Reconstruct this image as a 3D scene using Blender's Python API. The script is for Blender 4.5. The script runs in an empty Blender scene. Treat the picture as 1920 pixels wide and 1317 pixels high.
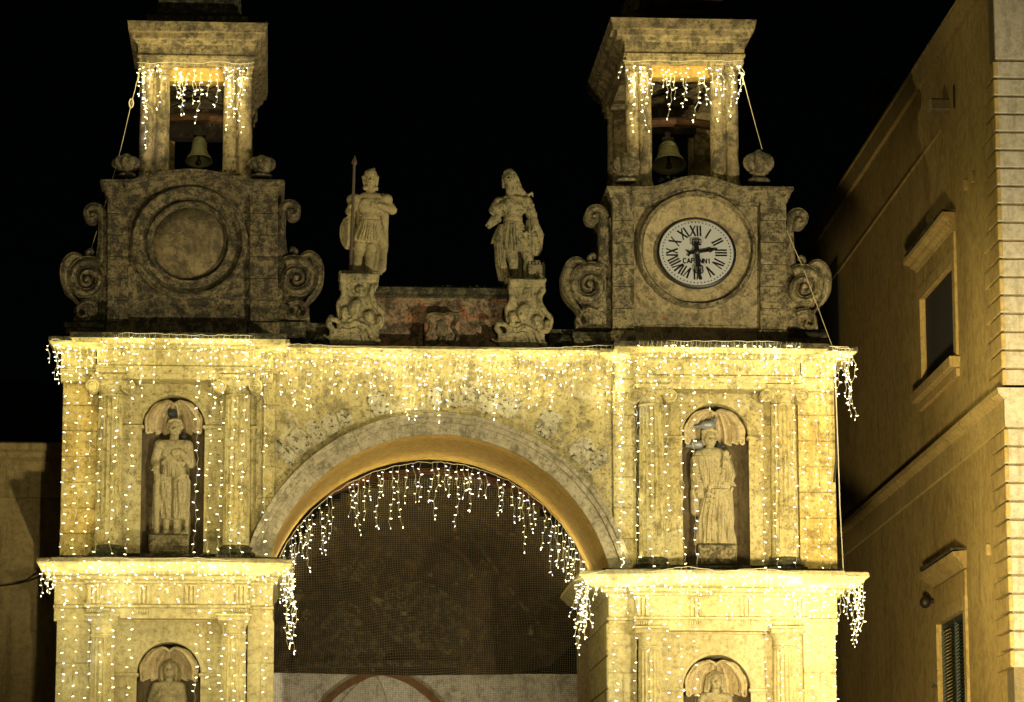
import bpy, bmesh, math, random
import numpy as np
from mathutils import Vector, Matrix, noise
from mathutils.geometry import tessellate_polygon
R = math.radians
rnd = random.Random(7)
scn = bpy.context.scene
COL = scn.collection

# ------------------------------------------------------------------ camera
F_PX = 6100.0
CAM = Vector((0.0, -49.0, 1.6))
PITCH, YAW = R(10), R(3.34)
PX0, PY0 = 876.0, 724.0
cd = bpy.data.cameras.new('camera'); cam = bpy.data.objects.new('camera', cd); COL.objects.link(cam)
cam.location = CAM; cam.rotation_euler = (R(90) + PITCH, 0, -YAW)
cd.sensor_width = 36; cd.lens = F_PX / 1920 * 36
cd.shift_x = (960 - PX0) / 1920; cd.shift_y = (PY0 - 658.5) / 1920
cd.clip_start = 0.5; cd.clip_end = 3000
scn.camera = cam
ROT = cam.rotation_euler.to_matrix()

# ------------------------------------------------------------------ night sky, exposure
world = bpy.data.worlds.new('World'); scn.world = world; world.use_nodes = True
wn = world.node_tree; wn.nodes.clear()
sky = wn.nodes.new('ShaderNodeTexSky'); sky.sky_type = 'NISHITA'; sky.sun_disc = False
sky.sun_elevation = R(12); sky.sun_rotation = R(200)
bg = wn.nodes.new('ShaderNodeBackground'); bg.inputs[1].default_value = 0.00012
wo = wn.nodes.new('ShaderNodeOutputWorld')
wn.links.new(sky.outputs[0], bg.inputs[0]); wn.links.new(bg.outputs[0], wo.inputs[0])
scn.view_settings.view_transform = 'Standard'; scn.view_settings.look = 'None'
scn.view_settings.gamma = 1; scn.view_settings.use_curve_mapping = False
scn.view_settings.exposure = 0.0

# street lighting that stands in the square, outside the frame (the poles are built further down)
def spot(name, loc, target, power, color, size, blend=0.6, radius=0.18):
    l = bpy.data.lights.new(name, 'SPOT'); l.energy = power; l.color = color
    l.spot_size = R(size); l.spot_blend = blend; l.shadow_soft_size = radius
    o = bpy.data.objects.new(name, l); COL.objects.link(o); o.location = loc
    d = Vector(target) - Vector(loc); o.rotation_euler = d.to_track_quat('-Z', 'Y').to_euler()
    return o
WARM = (1.0, 0.78, 0.36)
LAMPS = [
    # location, target, power, colour, cone, radius
    ((4.4, -44.0, 4.5), (-0.2, 0, 8.6), 8500, (1.0, 0.86, 0.44), 25, 0.22),
    ((13.9, -17.0, 3.0), (5.6, 0, 11.2), 14500, (1.0, 0.86, 0.50), 56, 0.10),
    ((-1.4, -12.0, 2.4), (0.8, 0, 12.0), 3600, (1.0, 0.83, 0.43), 66, 0.10),
    ((5.6, -17.0, 3.1), (12.3, 1.5, 7.2), 21000, (1.0, 0.79, 0.36), 44, 0.4),
    ((1.4, 5.6, 3.4), (2.2, 8.4, 7.2), 190, (1.0, 0.86, 0.62), 120, 0.1),
]
for i, (a, b, p, c, s, r_) in enumerate(LAMPS):
    spot('street_light_beam', a, b, p, c, s, 0.7, r_)

# ------------------------------------------------------------------ helpers
def ray(x, y):
    return ROT @ Vector(((x - PX0) / F_PX, -(y - PY0) / F_PX, -1.0))
def P(x, y, Y=0.0):
    d = ray(x, y); t = (Y - CAM.y) / d.y
    return CAM + d * t
def PX(x, y, Y=0.0): return P(x, y, Y).x
def PZ(x, y, Y=0.0): return P(x, y, Y).z
M = 1 / 122.0        # metres per photo pixel near the facade

ORG = {}
def link(o, parent=None):
    COL.objects.link(o)
    if parent is not None: o.parent = parent
def tag(o, label=None, cat=None, group=None, kind=None):
    if label: o['label'] = label
    if cat: o['category'] = cat
    if group: o['group'] = group
    if kind: o['kind'] = kind
    return o
def thing(name, label, cat, loc, group=None):
    o = bpy.data.objects.new(name, None); COL.objects.link(o); o.empty_display_size = 0.3
    o.location = loc; ORG[o.name] = Vector(loc)
    return tag(o, label, cat, group)

class MB:
    def __init__(s): s.v = []; s.f = []
    def add(s, vs, fs):
        n = len(s.v); s.v += [tuple(v) for v in vs]; s.f += [tuple(i + n for i in f) for f in fs]
    def box(s, a, b):
        x0, x1 = sorted((a[0], b[0])); y0, y1 = sorted((a[1], b[1])); z0, z1 = sorted((a[2], b[2]))
        s.add([(x0,y0,z0),(x1,y0,z0),(x1,y1,z0),(x0,y1,z0),(x0,y0,z1),(x1,y0,z1),(x1,y1,z1),(x0,y1,z1)],
              [(0,3,2,1),(4,5,6,7),(0,1,5,4),(1,2,6,5),(2,3,7,6),(3,0,4,7)])
        return s
    def pbox(s, x0, y0, x1, y1, Yf, Yb):
        ym = (y0 + y1) / 2; xm = (x0 + x1) / 2
        return s.box((PX(x0, ym, Yf), Yf, PZ(xm, y1, Yf)), (PX(x1, ym, Yf), Yb, PZ(xm, y0, Yf)))
    def prism(s, pts, Yf, Yb):
        """pts: (x, z) world outline, extruded between two Y planes"""
        n = len(pts)
        a = sum(pts[i][0] * pts[(i+1) % n][1] - pts[(i+1) % n][0] * pts[i][1] for i in range(n))
        if a < 0: pts = pts[::-1]
        tris = tessellate_polygon([[Vector((p[0], p[1], 0)) for p in pts]])
        vs = [(p[0], Yf, p[1]) for p in pts] + [(p[0], Yb, p[1]) for p in pts]
        fs = []
        for t in tris:
            q = [Vector((pts[i][0], pts[i][1])) for i in t]
            cr = (q[1]-q[0]).x * (q[2]-q[0]).y - (q[1]-q[0]).y * (q[2]-q[0]).x
            t = tuple(t) if cr > 0 else tuple(t)[::-1]
            fs.append(t); fs.append(tuple(i + n for i in t[::-1]))
        for i in range(n):
            j = (i + 1) % n; fs.append((j, i, i + n, j + n))
        s.add(vs, fs); return s
    def ring(s, x0, x1, Yf, Yb, prof, back=True, sl=1.0, sr=1.0):
        """rectangular moulding: prof = [(projection, z)...] from bottom to top round a block; the back stays flat"""
        n0 = len(s.v); L = []
        for p, z in prof:
            L.append([(x0-p*sl, Yb, z), (x0-p*sl, Yf-p, z), (x1+p*sr, Yf-p, z), (x1+p*sr, Yb, z)])
        vs = [v for r in L for v in r]; fs = []
        for i in range(len(L) - 1):
            for k in range(4):
                a = i*4+k; b = i*4+(k+1) % 4
                fs.append((a, b, b+4, a+4))
        fs.append((3, 2, 1, 0)); m = (len(L)-1)*4; fs.append((m, m+1, m+2, m+3))
        s.add(vs, fs); return s
    def lathe(s, c, prof, seg=24, flute=None, top=True, axis='z', a0=0, a1=2*math.pi):
        """prof = [(r, h)...]; flute(angle, h, r) gives a radius offset"""
        n = seg; full = abs(a1 - a0 - 2*math.pi) < 1e-6; m = n if full else n + 1; vs = []; fs = []
        for r, h in prof:
            for k in range(m):
                a = a0 + (a1 - a0) * k / n; rr = r + (flute(a, h, r) if flute else 0)
                if axis == 'z': vs.append((c[0]+rr*math.cos(a), c[1]+rr*math.sin(a), c[2]+h))
                else: vs.append((c[0]+rr*math.cos(a), c[1]-h, c[2]+rr*math.sin(a)))
        for i in range(len(prof)-1):
            for k in range(n):
                a = i*m+k; b = i*m+(k+1) % m
                fs.append((a, b, b+m, a+m))
        if full and top:
            fs.append(tuple(range(m-1, -1, -1))); q = (len(prof)-1)*m; fs.append(tuple(q+k for k in range(m)))
        s.add(vs, fs); return s
    def tube(s, pts, r, n=3, closed=False, cap=True):
        pts = [Vector(p) for p in pts]; N = len(pts); vs = []; fs = []
        rr = r if isinstance(r, (list, tuple)) else [r]*N
        up = Vector((0.13, 1, 0.21)).normalized()
        for i, p in enumerate(pts):
            t = (pts[min(i+1, N-1)] - pts[max(i-1, 0)])
            if closed: t = pts[(i+1) % N] - pts[i-1]
            t = t.normalized() if t.length > 1e-9 else Vector((0, 0, 1))
            u = up.cross(t)
            if u.length < 1e-4: u = Vector((1, 0, 0)).cross(t)
            u.normalize(); w = t.cross(u)
            for k in range(n):
                a = 2*math.pi*k/n; vs.append(p + (u*math.cos(a)+w*math.sin(a))*rr[i])
        for i in range(N if closed else N-1):
            for k in range(n):
                a = i*n+k; b = i*n+(k+1) % n; c = ((i+1) % N)*n
                fs.append((a, b, c+(k+1) % n, c+k))
        if cap and not closed:
            fs.append(tuple(range(n-1, -1, -1))); fs.append(tuple((N-1)*n+k for k in range(n)))
        s.add(vs, fs); return s
    def sweep(s, path, prof, closed=False, ref=None):
        """path: (x, z) points; prof: closed loop of (n, Y): n along the path's left normal, Y world depth. prof may be a function of i"""
        N = len(path); vs = []; fs = []
        for i in range(N):
            a = path[i-1] if (closed or i > 0) else path[i]
            b = path[(i+1) % N] if (closed or i < N-1) else path[i]
            tx, tz = b[0]-a[0], b[1]-a[1]; l = math.hypot(tx, tz) or 1
            nx, nz = -tz/l, tx/l
            pr = prof(i) if callable(prof) else prof
            for n_, y in pr: vs.append((path[i][0]+nx*n_, y, path[i][1]+nz*n_))
        m = len(pr)
        for i in range(N if closed else N-1):
            j = (i+1) % N
            for k in range(m):
                k2 = (k+1) % m
                fs.append((i*m+k, i*m+k2, j*m+k2, j*m+k))
        if not closed:
            fs.append(tuple(range(m-1, -1, -1))); fs.append(tuple((N-1)*m+k for k in range(m)))
        s.add(vs, fs); return s
    def ellipsoid(s, c, r, nu=12, nv=8):
        vs = []; fs = []
        for j in range(nv+1):
            t = math.pi*j/nv
            for i in range(nu):
                a = 2*math.pi*i/nu
                vs.append((c[0]+r[0]*math.sin(t)*math.cos(a), c[1]+r[1]*math.sin(t)*math.sin(a), c[2]+r[2]*math.cos(t)))
        for j in range(nv):
            for i in range(nu):
                fs.append((j*nu+i, (j+1)*nu+i, (j+1)*nu+(i+1) % nu, j*nu+(i+1) % nu))
        s.add(vs, fs); return s
    def build(s, name, mat, parent=None, smooth=False, bevel=0.0, rough=0.0, fix=True, origin=None, kind=None):
        org = ORG[parent.name] if parent is not None else (Vector(origin) if origin is not None else Vector((0,0,0)))
        vs = s.v
        if rough:
            o_ = []
            for v in vs:
                q = Vector(v); d = noise.noise_vector(q*2.3)*rough + noise.noise_vector(q*9.0)*rough*0.5
                o_.append(q + d)
            vs = o_
        me = bpy.data.meshes.new(name); me.from_pydata([tuple(Vector(v)-org) for v in vs], [], s.f)
        if fix:
            b = bmesh.new(); b.from_mesh(me); bmesh.ops.recalc_face_normals(b, faces=b.faces); b.to_mesh(me); b.free()
        me.materials.append(mat)
        o = bpy.data.objects.new(name, me); link(o, parent)
        ORG[o.name] = org
        if parent is None: o.location = org
        if smooth == 'auto':
            me.shade_smooth() if hasattr(me, 'shade_smooth') else None
            me.set_sharp_from_angle(angle=R(38))
        elif smooth:
            for p in me.polygons: p.use_smooth = True
        if bevel:
            md = o.modifiers.new('soft_edges', 'BEVEL'); md.width = bevel; md.segments = 1; md.limit_method = 'ANGLE'; md.angle_limit = R(40)
        if kind: o['kind'] = kind
        return o

# ------------------------------------------------------------------ materials
def new_mat(name):
    m = bpy.data.materials.new(name); m.use_nodes = True; nt = m.node_tree; nt.nodes.clear()
    out = nt.nodes.new('ShaderNodeOutputMaterial'); b = nt.nodes.new('ShaderNodeBsdfPrincipled')
    nt.links.new(b.outputs[0], out.inputs[0]); return m, nt, b
def plain(name, col, rough=0.6, metal=0.0):
    m, nt, b = new_mat(name); b.inputs['Base Color'].default_value = (*col, 1)
    b.inputs['Roughness'].default_value = rough; b.inputs['Metallic'].default_value = metal
    return m
def mixc(nt, fac, a, b):
    n = nt.nodes.new('ShaderNodeMix'); n.data_type = 'RGBA'
    for v, k in ((fac, 0), (a, 6), (b, 7)):
        if isinstance(v, (int, float)): n.inputs[k].default_value = v
        elif isinstance(v, tuple): n.inputs[k].default_value = (*v, 1)
        else: nt.links.new(v, n.inputs[k])
    return n.outputs[2]
def mth(nt, op, a, b=None, clamp=False):
    n = nt.nodes.new('ShaderNodeMath'); n.operation = op; n.use_clamp = clamp
    for v, k in ((a, 0), (b, 1)):
        if v is None: continue
        if isinstance(v, (int, float)): n.inputs[k].default_value = v
        else: nt.links.new(v, n.inputs[k])
    return n.outputs[0]
def noi(nt, vec, scale, detail=6, rough=0.6, dist=0.0, stretch=None, off=(0,0,0)):
    mp = nt.nodes.new('ShaderNodeMapping'); mp.inputs[1].default_value = off
    if stretch: mp.inputs[3].default_value = stretch
    nt.links.new(vec, mp.inputs[0])
    n = nt.nodes.new('ShaderNodeTexNoise'); n.inputs['Scale'].default_value = scale; n.inputs['Detail'].default_value = detail
    n.inputs['Roughness'].default_value = rough; n.inputs['Distortion'].default_value = dist
    nt.links.new(mp.outputs[0], n.inputs['Vector']); return n.outputs[0]
def ramp(nt, v, lo, hi):
    n = nt.nodes.new('ShaderNodeMapRange'); n.interpolation_type = 'SMOOTHSTEP'
    n.inputs[1].default_value = lo; n.inputs[2].default_value = hi; nt.links.new(v, n.inputs[0]); return n.outputs[0]
def stone(name, base, base2, dark, dark_amt=0.5, dark_lo=0.5, fine=0.5, moss=0.5, bump=0.5, scale=1.0, rough=0.92, red=None, red_lo=0.62, streak=0.3, white=None, white_lo=0.6, mosscol=(0.045, 0.055, 0.015)):
    m, nt, b = new_mat(name)
    g = nt.nodes.new('ShaderNodeNewGeometry'); pos = g.outputs['Position']
    n1 = noi(nt, pos, 0.9*scale, 7, 0.62, 0.2); n2 = noi(nt, pos, 4.2*scale, 12, 0.78, 0.15, off=(7, 3, 1)); n3 = noi(nt, pos, 19*scale, 6, 0.7, 0.1, off=(1, 9, 4))
    n5 = noi(nt, pos, 11*scale, 9, 0.78, 0.1, off=(5, 2, 8))
    st = noi(nt, pos, 2.6*scale, 8, 0.7, 0.1, stretch=(2.4, 2.4, 0.3), off=(3, 3, 3))
    c = mixc(nt, ramp(nt, n1, 0.36, 0.64), base, base2)
    c = mixc(nt, mth(nt, 'MULTIPLY', ramp(nt, n5, 0.46, 0.62), 0.55), c, tuple(0.55*x for x in base2))
    c = mixc(nt, mth(nt, 'MULTIPLY', ramp(nt, n5, 0.50, 0.36), 0.35), c, tuple(min(0.6, 1.25*x) for x in base))
    if white: c = mixc(nt, mth(nt, 'MULTIPLY', ramp(nt, noi(nt, pos, 1.6*scale, 9, 0.7, 0.5, off=(11, 2, 5)), white_lo, white_lo+0.06), 0.85), c, white)
    if red: c = mixc(nt, ramp(nt, noi(nt, pos, 1.9*scale, 8, 0.62, 0.8, off=(2, 13, 5)), red_lo, red_lo+0.09), c, red)
    dk = mth(nt, 'MULTIPLY', ramp(nt, n2, dark_lo-0.01, dark_lo+0.10), dark_amt)
    c = mixc(nt, dk, c, dark)
    sk = mth(nt, 'MULTIPLY', ramp(nt, st, 0.53, 0.62), streak); c = mixc(nt, sk, c, dark)
    spots = mth(nt, 'MULTIPLY', ramp(nt, n3, 0.555, 0.61), fine); c = mixc(nt, spots, c, tuple(0.6*x for x in dark))
    if moss:
        sx = nt.nodes.new('ShaderNodeSeparateXYZ'); nt.links.new(g.outputs['Normal'], sx.inputs[0])
        up = ramp(nt, sx.outputs[2], 0.3, 0.8)
        mm = mth(nt, 'MULTIPLY', mth(nt, 'MULTIPLY', up, ramp(nt, n5, 0.3, 0.55)), moss); c = mixc(nt, mm, c, mosscol)
    nt.links.new(c, b.inputs['Base Color']); b.inputs['Roughness'].default_value = rough; b.inputs['Specular IOR Level'].default_value = 0.25
    h = mth(nt, 'ADD', mth(nt, 'MULTIPLY', n5, 0.6), mth(nt, 'MULTIPLY', n3, 0.35)); h = mth(nt, 'ADD', h, mth(nt, 'MULTIPLY', n2, 0.8))
    h = mth(nt, 'SUBTRACT', h, mth(nt, 'MULTIPLY', spots, 0.5))
    bp = nt.nodes.new('ShaderNodeBump'); bp.inputs['Strength'].default_value = bump; bp.inputs['Distance'].default_value = 0.07
    nt.links.new(h, bp.inputs['Height']); nt.links.new(bp.outputs[0], b.inputs['Normal'])
    return m

MAT = {}
MAT['facade'] = stone('facade_limestone', (0.45, 0.395, 0.22), (0.38, 0.31, 0.14), (0.13, 0.105, 0.055), 0.75, 0.52, 0.6, 0.75, 0.45, streak=0.35)
MAT['ashlar'] = stone('ashlar_limestone', (0.45, 0.38, 0.185), (0.40, 0.29, 0.095), (0.15, 0.11, 0.045), 0.75, 0.50, 0.6, 0.8, 0.4, streak=0.35)
MAT['lower'] = stone('clean_limestone', (0.51, 0.455, 0.28), (0.44, 0.37, 0.20), (0.19, 0.145, 0.08), 0.5, 0.55, 0.4, 0.6, 0.35, streak=0.25)
MAT['spandrel'] = stone('patched_plaster', (0.43, 0.36, 0.18), (0.35, 0.29, 0.145), (0.12, 0.10, 0.065), 0.7, 0.50, 0.6, 0.5, 0.7, white=(0.44, 0.39, 0.28), white_lo=0.56)
MAT['voussoir'] = stone('pitted_voussoir_stone', (0.52, 0.48, 0.37), (0.44, 0.39, 0.28), (0.09, 0.075, 0.05), 0.6, 0.50, 0.95, 0.3, 1.0)
MAT['archivolt'] = stone('grey_archivolt_stone', (0.41, 0.36, 0.26), (0.33, 0.29, 0.21), (0.09, 0.08, 0.055), 0.6, 0.50, 0.5, 0.6, 0.5)
MAT['soffit'] = stone('ochre_soffit_plaster', (0.47, 0.31, 0.095), (0.40, 0.25, 0.07), (0.20, 0.12, 0.04), 0.45, 0.53, 0.3, 0.0, 0.35, streak=0.1)
MAT['tower_dark'] = stone('lichen_stone', (0.25, 0.20, 0.11), (0.175, 0.14, 0.085), (0.04, 0.036, 0.027), 0.9, 0.455, 0.8, 0.8, 0.9, scale=1.7, white=(0.34, 0.28, 0.18), white_lo=0.60)
MAT['tower_light'] = stone('worn_stone', (0.36, 0.30, 0.17), (0.25, 0.205, 0.12), (0.07, 0.06, 0.042), 0.9, 0.47, 0.85, 0.85, 0.9, scale=1.6, white=(0.42, 0.37, 0.27), white_lo=0.58)
MAT['tower_panel'] = stone('faded_panel_plaster', (0.36, 0.29, 0.16), (0.28, 0.23, 0.14), (0.09, 0.075, 0.05), 0.75, 0.50, 0.6, 0.6, 0.6, scale=1.3, red=(0.36, 0.13, 0.06), red_lo=0.62)
MAT['clock_surround'] = stone('clock_ring_plaster', (0.38, 0.31, 0.18), (0.32, 0.255, 0.145), (0.11, 0.09, 0.06), 0.8, 0.50, 0.25, 0.5, 0.3, scale=1.3)
MAT['roundel'] = stone('roundel_stone', (0.22, 0.17, 0.09), (0.165, 0.13, 0.075), (0.055, 0.045, 0.03), 0.75, 0.46, 0.3, 0.7, 0.5)
MAT['belfry'] = stone('belfry_stone', (0.36, 0.28, 0.15), (0.26, 0.20, 0.11), (0.07, 0.058, 0.04), 0.85, 0.48, 0.5, 0.9, 0.7, streak=0.7)
MAT['attic'] = stone('flaking_red_plaster', (0.34, 0.25, 0.16), (0.26, 0.18, 0.115), (0.07, 0.055, 0.04), 0.85, 0.48, 0.8, 0.8, 0.9, scale=1.5, red=(0.34, 0.15, 0.08), red_lo=0.53, white=(0.34, 0.28, 0.19), white_lo=0.62)
MAT['coping'] = stone('mossy_coping', (0.20, 0.17, 0.10), (0.12, 0.11, 0.07), (0.03, 0.03, 0.02), 0.9, 0.44, 0.8, 1.0, 1.0, scale=1.6)
MAT['statue'] = stone('statue_stone', (0.33, 0.275, 0.15), (0.26, 0.215, 0.12), (0.08, 0.065, 0.045), 0.5, 0.54, 0.1, 0.3, 0.2, scale=2.4, streak=0.2)
MAT['statue_worn'] = stone('stained_statue_stone', (0.33, 0.275, 0.155), (0.21, 0.18, 0.105), (0.04, 0.045, 0.03), 0.85, 0.50, 0.2, 0.6, 0.3, scale=3.0, streak=0.6)
MAT['statue_niche'] = stone('niche_statue_stone', (0.38, 0.325, 0.19), (0.28, 0.235, 0.14), (0.07, 0.055, 0.035), 0.65, 0.54, 0.12, 0.2, 0.2, scale=3.0, streak=0.3)
MAT['niche'] = stone('shaded_niche_stone', (0.14, 0.105, 0.062), (0.10, 0.075, 0.045), (0.05, 0.04, 0.028), 0.7, 0.50, 0.3, 0.2, 0.35)  # base colour darkened so the stone carries the shade inside the niches
MAT['shell'] = stone('shell_stone', (0.50, 0.41, 0.26), (0.42, 0.33, 0.19), (0.12, 0.08, 0.045), 0.5, 0.53, 0.2, 0.3, 0.3, scale=1.5)
MAT['right_wall'] = stone('ochre_render', (0.40, 0.29, 0.11), (0.33, 0.23, 0.08), (0.17, 0.12, 0.055), 0.45, 0.53, 0.12, 0.2, 0.2, scale=0.45, streak=0.35)
MAT['right_trim'] = stone('ochre_trim_stone', (0.42, 0.31, 0.13), (0.36, 0.26, 0.10), (0.10, 0.075, 0.04), 0.5, 0.55, 0.15, 0.8, 0.25)
MAT['right_front'] = stone('grey_front_render', (0.42, 0.37, 0.29), (0.37, 0.33, 0.25), (0.14, 0.12, 0.085), 0.3, 0.55, 0.12, 0.3, 0.15)
MAT['left_wall'] = stone('dim_render', (0.42, 0.32, 0.16), (0.35, 0.265, 0.13), (0.16, 0.12, 0.06), 0.4, 0.55, 0.1, 0.2, 0.2, streak=0.5)
MAT['far_wall'] = stone('far_dark_stone', (0.05, 0.045, 0.03), (0.04, 0.035, 0.025), (0.02, 0.018, 0.014), 0.5)
MAT['vault'] = stone('dark_fresco', (0.085, 0.052, 0.026), (0.032, 0.022, 0.013), (0.02, 0.016, 0.012), 0.9, 0.44, 0.5, 0.0, 0.7, scale=0.8, white=(0.20, 0.16, 0.09), white_lo=0.57)  # very dark brown with paler random patches
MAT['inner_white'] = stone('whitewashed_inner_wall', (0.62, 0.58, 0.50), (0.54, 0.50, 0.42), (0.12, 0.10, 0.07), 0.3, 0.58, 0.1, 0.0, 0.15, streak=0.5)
MAT['arch_rib'] = stone('red_brown_arch_band', (0.22, 0.10, 0.045), (0.17, 0.08, 0.04), (0.07, 0.04, 0.025), 0.5, 0.52, 0.2, 0.0, 0.2)
MAT['ground'] = stone('paving_ground', (0.20, 0.18, 0.14), (0.15, 0.135, 0.11), (0.06, 0.055, 0.045), 0.5)
MAT['moss'] = stone('moss_growth', (0.06, 0.06, 0.02), (0.035, 0.04, 0.012), (0.02, 0.02, 0.01), 0.6, 0.45, 0.5, 0.0, 1.0, scale=4)
MAT['bronze'] = plain('aged_bronze', (0.20, 0.19, 0.10), 0.5, 0.15)
MAT['iron'] = plain('dark_iron', (0.03, 0.026, 0.022), 0.55, 0.6)
MAT['spear'] = plain('rusty_spear_iron', (0.085, 0.062, 0.042), 0.75, 0.3)
MAT['wood'] = stone('red_beam', (0.13, 0.065, 0.035), (0.09, 0.045, 0.025), (0.06, 0.03, 0.02), 0.6, 0.5, 0.2, 0, 0.3, scale=2)
MAT['dial'] = plain('white_dial_enamel', (0.46, 0.47, 0.49), 0.35)
MAT['black'] = plain('black_paint', (0.008, 0.008, 0.01), 0.45)
MAT['opening'] = plain('unlit_interior', (0.012, 0.011, 0.01), 0.9)
MAT['shutter'] = plain('dark_green_shutter_paint', (0.03, 0.042, 0.034), 0.5)
MAT['cable'] = plain('white_cable', (0.45, 0.42, 0.34), 0.5)
MAT['rope'] = plain('pale_rope', (0.50, 0.42, 0.26), 0.8)
MAT['net'] = plain('bird_net_cord', (0.16, 0.125, 0.07), 0.8)
MAT['pigeon'] = plain('slate_feathers', (0.13, 0.135, 0.16), 0.7)
MAT['pigeon_dark'] = plain('dark_slate_feathers', (0.035, 0.036, 0.045), 0.6)
MAT['feather'] = plain('pale_grey_feathers', (0.30, 0.30, 0.32), 0.7)
MAT['glass'] = plain('lamp_glass', (0.6, 0.5, 0.3), 0.2)
def emit(name, col, s):
    m = bpy.data.materials.new(name); m.use_nodes = True; nt = m.node_tree; nt.nodes.clear()
    o = nt.nodes.new('ShaderNodeOutputMaterial'); e = nt.nodes.new('ShaderNodeEmission')
    e.inputs[0].default_value = (*col, 1); e.inputs[1].default_value = s; nt.links.new(e.outputs[0], o.inputs[0])
    return m
MAT['bulb'] = emit('warm_bulb', (1.0, 0.88, 0.50), 6.5)
MAT['bulb_pale'] = emit('pale_bulb', (1.0, 0.90, 0.62), 5)
MAT['bulb_blue'] = emit('cool_bulb', (0.35, 0.5, 1.0), 9)
MAT['peeled'] = stone('peeled_fresco_ground', (0.13, 0.105, 0.06), (0.07, 0.054, 0.032), (0.022, 0.018, 0.013), 0.85, 0.44, 0.5, 0.0, 0.7, scale=1.4)
MAT['old_lime'] = stone('old_limewash', (0.74, 0.70, 0.62), (0.66, 0.62, 0.53), (0.15, 0.12, 0.09), 0.5, 0.5, 0.3, 0.0, 0.2)
MAT['arch_rib_dark'] = stone('dark_red_band', (0.075, 0.035, 0.018), (0.05, 0.026, 0.015), (0.02, 0.014, 0.01), 0.6, 0.5, 0.3, 0.0, 0.3)  # darker tone of the red brown band

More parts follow.
